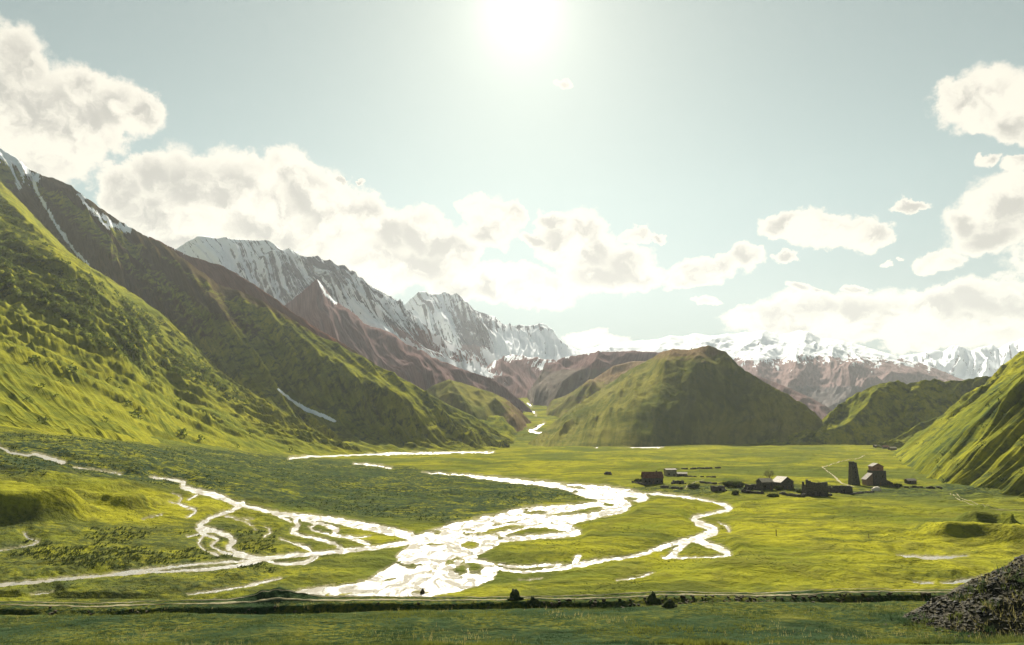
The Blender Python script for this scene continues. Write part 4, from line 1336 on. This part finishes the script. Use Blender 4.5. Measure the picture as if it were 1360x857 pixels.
def tree(px, py, h, cr, label, mat, name='tree', cat='tree', bare=False, seed=1, leaf=0.5, n=500, low=False):
    x, y, z = on_ground(px, py)
    e = empty(name, (x, y, z), 0, label, cat)
    mb = MB()
    r_ = random.Random(seed)

    def limb(p, q, r0, r1):
        p, q = Vector(p), Vector(q)
        d = (q - p).normalized()
        u = d.orthogonal().normalized()
        w = d.cross(u)
        vs = []
        for c, r in ((p, r0), (q, r1)):
            for k in range(5):
                a = k * 2 * math.pi / 5
                vs.append(c + u * math.cos(a) * r + w * math.sin(a) * r)
        mb.add(vs, [(k, (k + 1) % 5, 5 + (k + 1) % 5, 5 + k) for k in range(5)])
    limb((0, 0, -.3), (0.1, 0, h * .45), .28, .18)
    for k in range(9):
        a = k * 2.4
        p0 = (0.05, 0, h * (.22 + .028 * k))
        q = Vector((math.cos(a) * cr * .7, math.sin(a) * cr * .7, h * (.5 + .04 * k)))
        limb(p0, q, .12, .05)
        for m in range(3):
            limb(q * .8, q + Vector((r_.uniform(-1, 1), r_.uniform(-1, 1), r_.uniform(.2, 1.2))) * cr * .4, .05, .02)
    mb.build('trunk', M_wood, e)
    v, f = leaf_cloud(n, cr, cr, h * .38, leaf, seed)
    v[:, 2] = v[:, 2] * (1.25 if low else 1) + h * (.36 if low else .62)
    if low:
        v[:, 2] = np.maximum(v[:, 2], -.2)
    quick_mesh('crown', v, f, False, mat, parent=e)


tree(1022, 641, 9.5, 4.2, 'thin round-headed bare tree standing behind the small hut', M_twig, bare=True, seed=4, leaf=0.32, n=700)
BUSH = [(922, 648, 3.2, 5.5, 'wide dark thicket left of the long bushes in the village'), (968, 646, 4.0, 6.0, 'dark rounded bush left of the village middle'), (980, 647, 4.2, 6.5, 'broad dark bush beside the crumbled wall'),
        (977, 657, 2.6, 3.0, 'small dark bush below the broad ones, alone on the grass'), (1034, 651, 3.0, 3.5, 'dark bush between the small hut and the gabled house'),
        (1064, 655, 2.2, 4.0, 'low bush against the left side of the tall ruin'), (848, 640, 2.4, 4.5, 'dark bush at the left wall of the farmhouse'), (1027, 660, 1.8, 5.0, 'flat low bush in front of the small hut'),
        (1193, 646, 2.0, 3.6, 'low dark bush at the right annex of the church')]
for i, (px, py, h, cr, lab) in enumerate(BUSH):
    tree(px, py, h, cr * .75, lab, M_shrubd, 'bush', 'bush', seed=20 + i, leaf=0.8, n=900, low=True)


def yard_wall(pts, h, label):
    P = [on_ground(*p) for p in pts]
    e = empty('stone_wall', P[0], 0, label, 'wall')
    mb = MB()
    rb = MB()
    for a, b in zip(P[:-1], P[1:]):
        gap = 0
        a, b = Vector(a) - Vector(P[0]), Vector(b) - Vector(P[0])
        n = max(2, int((b - a).length / 1.1))
        for i in range(n):
            c = a.lerp(b, (i + .5) / n)
            c.y += random.uniform(-.4, .4)
            if random.random() < .12:
                gap = random.randint(1, 3)
            if gap > 0:
                gap -= 1
                continue
            mb.box(c.x - .75, c.x + .75, c.y - .45, c.y + .45, c.z - .6, c.z + h * random.choice((1, .9, .75, .5, .95)), .12)
            if random.random() < .5:
                rubble(rb, c.x, c.y - 1.0, c.z + .1, 1.2, .8, 2, .6)
    mb.build('coursing', M_stone, e)
    rb.build('rubble', M_stone, e)['kind'] = 'stuff'


for pts, h, lab in [([(878, 647), (892, 649), (906, 650)], 1.3, 'broken stone yard wall in front of the low ruin, right of the farmhouse'),
                    ([(840, 641), (850, 643), (857, 645)], 1.2, 'short broken yard wall at the left side of the farmhouse'),
                    ([(1036, 656), (1050, 659), (1068, 661)], 1.5, 'stone wall running from the gabled house to the tall ruin'),
                    ([(985, 653), (1000, 656), (1014, 656)], 1.4, 'collapsed wall in front of the crumbled ruin and small hut'),
                    ([(1182, 646), (1200, 647), (1222, 648), (1250, 648)], 1.1, 'long low wall running right from the church past the lone hut'),
                    ([(908, 633), (925, 634), (950, 634)], 1.0, 'low wall behind the village, starting at the white-roofed shed'),
                    ([(930, 641), (950, 643), (975, 642)], 1.0, 'low broken wall among the dark bushes'),
                    ([(890, 624), (920, 623), (958, 622)], 1.2, 'far straight dark wall crossing the meadow behind the village'),
                    ([(1130, 657), (1145, 655), (1160, 654)], .9, 'low wall remains between the long roofless wall and the pale boulder')]:
    yard_wall(pts, h, lab)


def post(px, py, h, label, group=None, r=0.12):
    x, y, z = on_ground(px, py)
    mb = MB()
    mb.hexa([(-r, -r, -.3), (r, -r, -.3), (r, r, -.3), (-r, r, -.3)], [(-r*.7+.05, -r*.7, h), (r*.7+.05, -r*.7, h), (r*.7+.05, r*.7, h + .05), (-r*.7+.05, r*.7, h)])
    mb.hexa([(-r*1.2, -r*1.2, h*.82), (r*1.2, -r*1.2, h*.82), (r*1.2, r*1.2, h*.82), (-r*1.2, r*1.2, h*.82)], [(-r*1.2, -r*1.2, h*.88), (r*1.2, -r*1.2, h*.88), (r*1.2, r*1.2, h*.88), (-r*1.2, r*1.2, h*.88)])
    o = mb.build('wooden_post', M_wood)
    o.location = (x, y, z)
    finish(o, label, 'post', group)


post(1031, 712, 2.3, 'lone dark post standing in the open grass below the village', r=.14)
post(1154, 715, 1.6, 'short faint post on the grass near the curved bank', r=.10)
for px, lab in ((763, 'thin wooden ditch post, leftmost of the five beside the dirt road'), (790, 'thin wooden ditch post, second from the left'), (838, 'thin wooden ditch post just left of the two road-edge mounds'),
                (912, 'thin wooden ditch post just right of the two road-edge mounds'), (946, 'thin wooden ditch post, rightmost of the five beside the dirt road')):
    post(px, 803, .8, lab, 'posts along the roadside ditch', r=.035)

# ------------------------------------------------------------------ paths and the dirt road
def ribbon(name, pts, width, mat, n=160, lift=0.08, screen=True, z_fn=None):
    P = np.array([on_ground(*p)[:2] if screen else p for p in pts])
    l = np.concatenate([[0], np.cumsum(np.hypot(*(P[1:] - P[:-1]).T))])
    u = np.linspace(0, l[-1], n)
    x, y = np.interp(u, l, P[:, 0]), np.interp(u, l, P[:, 1])
    k = np.ones(5) / 5
    xs = np.convolve(np.pad(x, 2, 'edge'), k, 'valid')
    ys = np.convolve(np.pad(y, 2, 'edge'), k, 'valid')
    dx, dy = np.gradient(xs), np.gradient(ys)
    L = np.hypot(dx, dy) + 1e-6
    nx, ny = -dy / L, dx / L
    cols = []
    wn = width * (0.75 + 0.6 * perlin(u * 0.13, u * 0 + 2.2, 91) + 0.4 * perlin(u * 0.5, u * 0 + 5.2, 92))
    wn = np.clip(wn, width * .15, None) * sstep(np.minimum(u, l[-1] - u), -1, 6)
    for s_ in (-.5, -.25, 0, .25, .5):
        X, Y = xs + nx * wn * s_, ys + ny * wn * s_
        cols.append(np.stack([X, Y, ground_z(X, Y) + lift * (1 - abs(s_) * 1.3)], -1))
    V = np.stack(cols, 0)
    o = grid_mesh(name, V, mat=mat)
    finish(o, kind='structure')


ribbon('footpath', [(1149, 604), (1140, 609), (1106, 616), (1092, 621), (1101, 627), (1107, 632), (1112, 637), (1116, 641), (1124, 644), (1136, 647)], 1.9, M_dirt, 160, 0.25)
ribbon('footpath', [(1261, 654), (1268, 660), (1280, 666), (1292, 671), (1310, 675), (1335, 678), (1400, 681)], 0.9, M_dirt, 160, 0.2)
ribbon('footpath', [(1265, 653), (1273, 659), (1286, 665), (1298, 670), (1314, 673.5), (1338, 676.5), (1400, 679)], 0.6, M_dirt, 160, 0.2)
ribbon('footpath', [(908, 650), (915, 645), (922, 641), (936, 637)], 1.3, M_dirt, 60, 0.2)


def rim_y(x, off):
    return off + 1.6 * perlin(np.asarray(x) * 0.02, 3.3, 5) + 0.06 * np.asarray(x)


xr = np.arange(-120, 128, 2.0)
ribbon('dirt_road', list(zip(xr, rim_y(xr, 101.3))), 0.7, M_dirt, 700, 0.10, screen=False)
ribbon('dirt_road', list(zip(xr, rim_y(xr, 103.0))), 0.35, M_dirt, 700, 0.08, screen=False)

# dark clods and earth mounds along the ditch
for i, (px, py, rx, h, lab) in enumerate([(684, 793, .75, 1.15, 'dark pointed earth mound by the road, larger one right of the river gravel'), (709, 799, .65, 1.0, 'dark earth mound just right of the larger pointed one'),
                                          (868, 799, .8, 1.2, 'dark earth mound on the road edge, left of a smaller one'), (890, 803, .7, .95, 'smaller dark earth mound beside the road, right of its pair')]):
    lump('earth_mound', px, py + 3, rx * 1.35, 1.0, h * 1.25, M_moundg, lab, 'mound', 10 + i, 4, .3, cone=True)
cl = MB()
for k in range(420):
    x = random.choice((random.uniform(2, 62), random.uniform(2, 62), random.uniform(-75, 70)))
    y = float(rim_y(x, random.uniform(96.0, 100.3)))
    s_ = random.uniform(.15, .55) * random.uniform(.5, 1)
    z = gz(x, y)
    cl.box(x - s_/2, x + s_/2, y - s_/2, y + s_/2, z - .1, z + s_ * .6, s_ * .25)
finish(cl.build('ditch_clods', M_clod), kind='stuff')

# ------------------------------------------------------------------ spoil heap at the lower right
HC = (67.0, 80.0)


def heap_h(x, y):
    r = np.hypot((x - HC[0]) / 22.5, (y - HC[1]) / 13.0)
    h = 11.5 * np.clip(1 - r, 0, 1) ** 1.08
    return h + np.where(h > 0, (0.55 * fbm(x * .22, y * .22, 3, 61) + .12) * sstep(h, 0, 1.2), -0.6)


def build_heap():
    e = empty('spoil_heap', (0, 0, 0), 0, 'big heap of dark broken stones and earth rising at the lower right corner', 'stone heap')
    xs, ys = np.meshgrid(np.linspace(43, 92, 130), np.linspace(65.5, 94, 80))
    zs = ground_z(xs.ravel(), ys.ravel(), False).reshape(xs.shape) + heap_h(xs, ys)
    c = grid_mesh('core', np.stack([xs, ys, zs], -1), mat=M_clod)
    c.parent = e
    protos = []
    import bmesh
    for k in range(7):
        bm = bmesh.new()
        pts = [Vector((random.gauss(0, 1), random.gauss(0, .7), random.gauss(0, .5))) for _ in range(13)]
        for p in pts:
            bm.verts.new(p.normalized() * random.uniform(.8, 1))
        for v in bm.verts:
            v.co.z *= .55
            v.co.y *= .8
        bmesh.ops.convex_hull(bm, input=bm.verts)
        bmesh.ops.delete(bm, geom=[v for v in bm.verts if not v.link_faces], context='VERTS')
        me = bpy.data.meshes.new('stone')
        bm.to_mesh(me)
        bm.free()
        me.materials.append(M_heap)
        protos.append(me)
    # candidate places, the ones showing largest first
    N = 4200
    x = rng.uniform(44, 66, N * 3)
    y = rng.uniform(67, 90, N * 3)
    h = heap_h(x, y)
    ok = (h > 0.1) & (y < HC[1] + 3)
    x, y, h = x[ok][:N], y[ok][:N], h[ok][:N]
    z = ground_z(x, y, False) + h
    size = rng.uniform(0.09, 0.22, len(x)) + (rng.random(len(x)) < .16) * rng.uniform(.05, .24, len(x))
    ex = rng.uniform(40, 66, 900)
    ey = rng.uniform(64, 80, 900)
    ro = np.hypot((ex - HC[0]) / 22.5, (ey - HC[1]) / 13.0)
    ke = (ro > .98) & (ro < 1.0 + .22 * rng.random(900) ** 2)
    ex, ey = ex[ke], ey[ke]
    big = rng.random(len(size)) < .012
    size = size + big * rng.uniform(.12, .3, len(size))
    x, y = np.concatenate([x, ex]), np.concatenate([y, ey])
    z = np.concatenate([z, ground_z(ex, ey, False)])
    size = np.concatenate([size, rng.uniform(.08, .26, len(ex))])
    app = size / y
    order = np.argsort(-app)
    allv, allf = [], []
    off = 0
    for j, i in enumerate(order):
        me = protos[j % 7]
        M = Matrix.LocRotScale(Vector((x[i], y[i], z[i] + size[i] * .25)), Matrix.Rotation(random.uniform(0, 6.3), 3, 'Z').to_quaternion() @ Matrix.Rotation(random.uniform(-.5, .5), 3, 'X').to_quaternion(), Vector((size[i],) * 3))
        if j < 285:
            o = bpy.data.objects.new('stone', me)
            COL.objects.link(o)
            o.matrix_world = M
            o.parent = e
        else:
            co = np.array([v.co[:] for v in me.vertices])
            R = np.array(M.to_3x3())
            allv.append(co @ R.T + [x[i], y[i], z[i] + size[i] * .25])
            tri = np.array([p.vertices[:] for p in me.polygons if len(p.vertices) == 3])
            allf.append(tri + off)
            off += len(co)
    so_ = quick_mesh('small_stones', np.concatenate(allv), np.concatenate(allf), False, M_heap, parent=e)
    so_['kind'] = 'stuff'


build_heap()

# ------------------------------------------------------------------ grass in front
def blades(name, x, y, z, h, w, mat, per=5, lean=.35, spread=.15, seed=1):
    r = np.random.default_rng(seed)
    n = len(x) * per
    X = np.repeat(x, per) + r.normal(0, spread, n)
    Y = np.repeat(y, per) + r.normal(0, spread, n)
    Z = np.repeat(z, per)
    Hh = np.repeat(h, per) * r.uniform(.5, 1.15, n)
    a = r.uniform(0, 2 * math.pi, n)
    wx, wy = np.cos(a) * w * .5, np.sin(a) * w * .5
    lx, ly = r.normal(0, lean, n) * Hh, r.normal(0, lean, n) * Hh
    v = np.stack([np.stack([X - wx, Y - wy, Z - .05], -1), np.stack([X + wx, Y + wy, Z - .05], -1), np.stack([X + lx, Y + ly, Z + Hh], -1)], 1).reshape(-1, 3)
    o = quick_mesh(name, v, np.arange(n * 3).reshape(-1, 3), False, mat)
    finish(o, kind='stuff')


n = 42000
yg = 62 + 42 * rng.random(n) ** 1.35
xg = rng.uniform(-.86, .86, n) * (yg + 4)
cl_ = fbm(xg * .12, yg * .12, 4, 66)
k = (cl_ + rng.normal(0, .35, n) > -.05) & (yg < rim_y(xg, 99.0))
xg, yg, cl_ = xg[k], yg[k], cl_[k]
zg = ground_z(xg, yg, False)
blades('grass_cover', xg, yg, zg, np.clip(.16 + .18 * cl_ + .30 * sstep(yg, 74, 65) * (0.4 + cl_.clip(-.3, 1)), .08, .75), .07, M_blade, 5, .35, .14, 3)
n = 9000
yg = 63 + 38 * rng.random(n) ** 1.2
xg = rng.uniform(-.8, .8, n) * yg
k = fbm(xg * .09, yg * .09, 4, 67) + rng.normal(0, .25, len(xg)) > .62
xg, yg = xg[k], yg[k]
n = len(xg)
zg = ground_z(xg, yg, False)
blades('grass_cover', xg, yg, zg, rng.uniform(.25, .6, n), .05, M_straw, 3, .25, .10, 4)
xg = np.concatenate([rng.uniform(46, 68, 500), rng.uniform(50, 60, 200)])
yg = np.concatenate([rng.uniform(67, 76, 500), rng.uniform(68, 82, 200)])
zg = ground_z(xg, yg, False) + np.maximum(heap_h(xg, yg), 0)
blades('grass_cover', xg, yg, zg, rng.uniform(.3, 1.0, len(xg)), .06, M_straw, 3, .3, .12, 5)
xg = rng.uniform(43, 68, 1600)
yg = rng.uniform(66, 82, 1600)
hh = heap_h(xg, yg)
k = (fbm(xg * .3, yg * .3, 3, 68) > .15) & (hh < 5.5)
xg, yg, hh = xg[k], yg[k], hh[k]
blades('grass_cover', xg, yg, ground_z(xg, yg, False) + np.maximum(hh, 0), rng.uniform(.3, .9, len(xg)), .10, M_blade, 7, .35, .22, 6)

# ------------------------------------------------------------------ shrubs on the slopes
def shrub_cover(name, P, px, py, prob, count, size, mat, seed, dens=30):
    r = np.random.default_rng(seed)
    pr = prob(px, py)
    # weight by visible area of the cell
    ar = np.abs(np.gradient(px, axis=1) * np.gradient(py, axis=0) - np.gradient(px, axis=0) * np.gradient(py, axis=1))
    wgt = (pr * ar).ravel()
    wgt[~np.isfinite(wgt)] = 0
    wgt /= wgt.sum()
    idx = r.choice(wgt.size, count, p=wgt)
    c = P.reshape(-1, 3)[idx] + r.normal(0, 1.0, (count, 3)) * [1.5, 1.5, .2]
    protos = [leaf_cloud(dens, 1.0, 1.0, .85, .62, 100 + q) for q in range(6)]
    V, Fc, off = [], [], 0
    for q in range(6):
        sel = c[q::6]
        s_ = r.uniform(size[0], size[1], len(sel)) * r.choice([.7, 1, 1, 1.35], len(sel))
        v, f = protos[q]
        ang = r.uniform(0, 6.28, len(sel))
        ca, sa = np.cos(ang), np.sin(ang)
        vx = v[None, :, 0] * ca[:, None] - v[None, :, 1] * sa[:, None]
        vy = v[None, :, 0] * sa[:, None] + v[None, :, 1] * ca[:, None]
        vv = np.stack([vx, vy, np.repeat(v[None, :, 2], len(sel), 0) + .35], -1) * s_[:, None, None] + sel[:, None, :]
        ff = f[None] + (np.arange(len(sel)) * len(v))[:, None, None] + off
        off += len(sel) * len(v)
        V.append(vv.reshape(-1, 3))
        Fc.append(ff.reshape(-1, 3))
    o = quick_mesh(name, np.concatenate(V), np.concatenate(Fc), False, mat)
    finish(o, kind='stuff')


def forest(px, py):
    up = np.interp(px, [-300, 0, 35, 87, 164, 210, 262, 304, 350, 380], [150, 262, 300, 350, 396, 424, 478, 516, 545, 560])
    lo = np.interp(px, [-300, 0, 60, 120, 180, 240, 300, 350], [300, 400, 428, 455, 480, 500, 528, 545])
    m = sstep(py, up - 6, up + 6) * (1 - sstep(py, lo - 12, lo + 10)) * (px < 360)
    n = fbm(px * .018 + py * .012, py * .03 - px * .022, 4, 77)
    m = m * sstep(n, -.45, .15)
    s2 = blobline(px, py, [(230, 400), (262, 425), (301, 458), (336, 490), (364, 516)], 15) > .1
    s3 = sstep(py, np.interp(px, [300, 380, 450, 520, 600, 650], [380, 425, 470, 512, 565, 590]), np.interp(px, [300, 380, 450, 520, 600, 650], [388, 433, 478, 520, 573, 597])) * \
        (1 - sstep(py, np.interp(px, [300, 380, 450, 520, 600], [420, 470, 510, 550, 580]), np.interp(px, [300, 380, 450, 520, 600], [440, 500, 535, 565, 590]))) * (px > 440) * (px < 640)
    return m + .8 * s2 * sstep(n, -.3, .2) + .35 * s3 * sstep(n, -.1, .4) + .004 * (py > 300) * (px < 600)


pxa, pya = project(PA[..., 0], PA[..., 1], PA[..., 2])
fr = lambda a, b: forest(a, b) * (VA > 0)
shrub_cover('shrub_cover', PA, pxa, pya, fr, 11000, (1.8, 4.8), M_shrub, 9, 26)
pxk, pyk = project(PK[..., 0], PK[..., 1], PK[..., 2])
shrub_cover('shrub_cover', PK, pxk, pyk, lambda a, b: (VK > 0) * (a < 1500) * (.06 + sstep(fbm(a * .03, b * .05, 4, 79), .15, .5)), 1300, (.6, 1.7), M_shrubd, 13, 16)
n = 5200
hx = rng.uniform(-.8, .35, n * 4)
hy = 1 / rng.uniform(1 / 700, 1 / 200, n * 4)
X_, Y_ = hx * hy, hy
ok = (heath_mask(X_, Y_) > .5) & (river_mask(X_, Y_) > 3) & (fbm(X_ * .02, Y_ * .02, 3, 78) > -.1)
X_, Y_ = X_[ok][:n], Y_[ok][:n]
Pb = np.stack([X_, Y_, ground_z(X_, Y_)], -1)[None]
r_ = np.random.default_rng(12)
c = Pb[0]
v, f = leaf_cloud(14, 1, 1, .7, .7, 300)
s_ = r_.uniform(.35, .95, len(c))
V = v[None] * s_[:, None, None] + c[:, None, :]
Fc = f[None] + (np.arange(len(c)) * len(v))[:, None, None]
finish(quick_mesh('shrub_cover', V.reshape(-1, 3), Fc.reshape(-1, 3), False, M_shrubd), kind='stuff')

# tussocks and stones strewn over the meadow
n = 26000
hy = 1 / rng.uniform(1 / 900, 1 / 178, n)
hx = rng.uniform(-.82, .82, n)
X_, Y_ = hx * hy, hy
ok = (river_mask(X_, Y_) > 2) & (fbm(X_ * .03, Y_ * .025, 4, 88) + rng.normal(0, .12, n) > .22)
X_, Y_ = X_[ok], Y_[ok]
c = np.stack([X_, Y_, ground_z(X_, Y_)], -1)
v, f = leaf_cloud(8, 1, 1, .55, .9, 301)
s_ = rng.uniform(.12, .42, len(c)) * (Y_ / 300) ** .5
V = v[None] * s_[:, None, None] + c[:, None, :]
Fc = f[None] + (np.arange(len(c)) * len(v))[:, None, None]
finish(quick_mesh('meadow_tussocks', V.reshape(-1, 3), Fc.reshape(-1, 3), False, M_shrubd), kind='stuff')

# ------------------------------------------------------------------ haze
def build_haze():
    x0, x1, y0, y1, z0, z1 = -9500, 9500, -400, 8900, -4, 1700
    co = np.array([(x, y, z) for z in (z0, z1) for y in (y0, y1) for x in (x0, x1)], float)
    f = np.array([(0, 2, 3, 1), (4, 5, 7, 6), (0, 1, 5, 4), (2, 6, 7, 3), (0, 4, 6, 2), (1, 3, 7, 5)])
    m, t = new_mat('haze')
    v = t.add('ShaderNodeVolumePrincipled', {'Color': (0.80, 0.85, 0.92), 'Density': 0.000029, 'Anisotropy': 0.28})
    t.add('ShaderNodeOutputMaterial', {'Volume': v.outputs[0]})
    o = quick_mesh('haze', co, f, False, m)
    finish(o, kind='stuff')


build_haze()
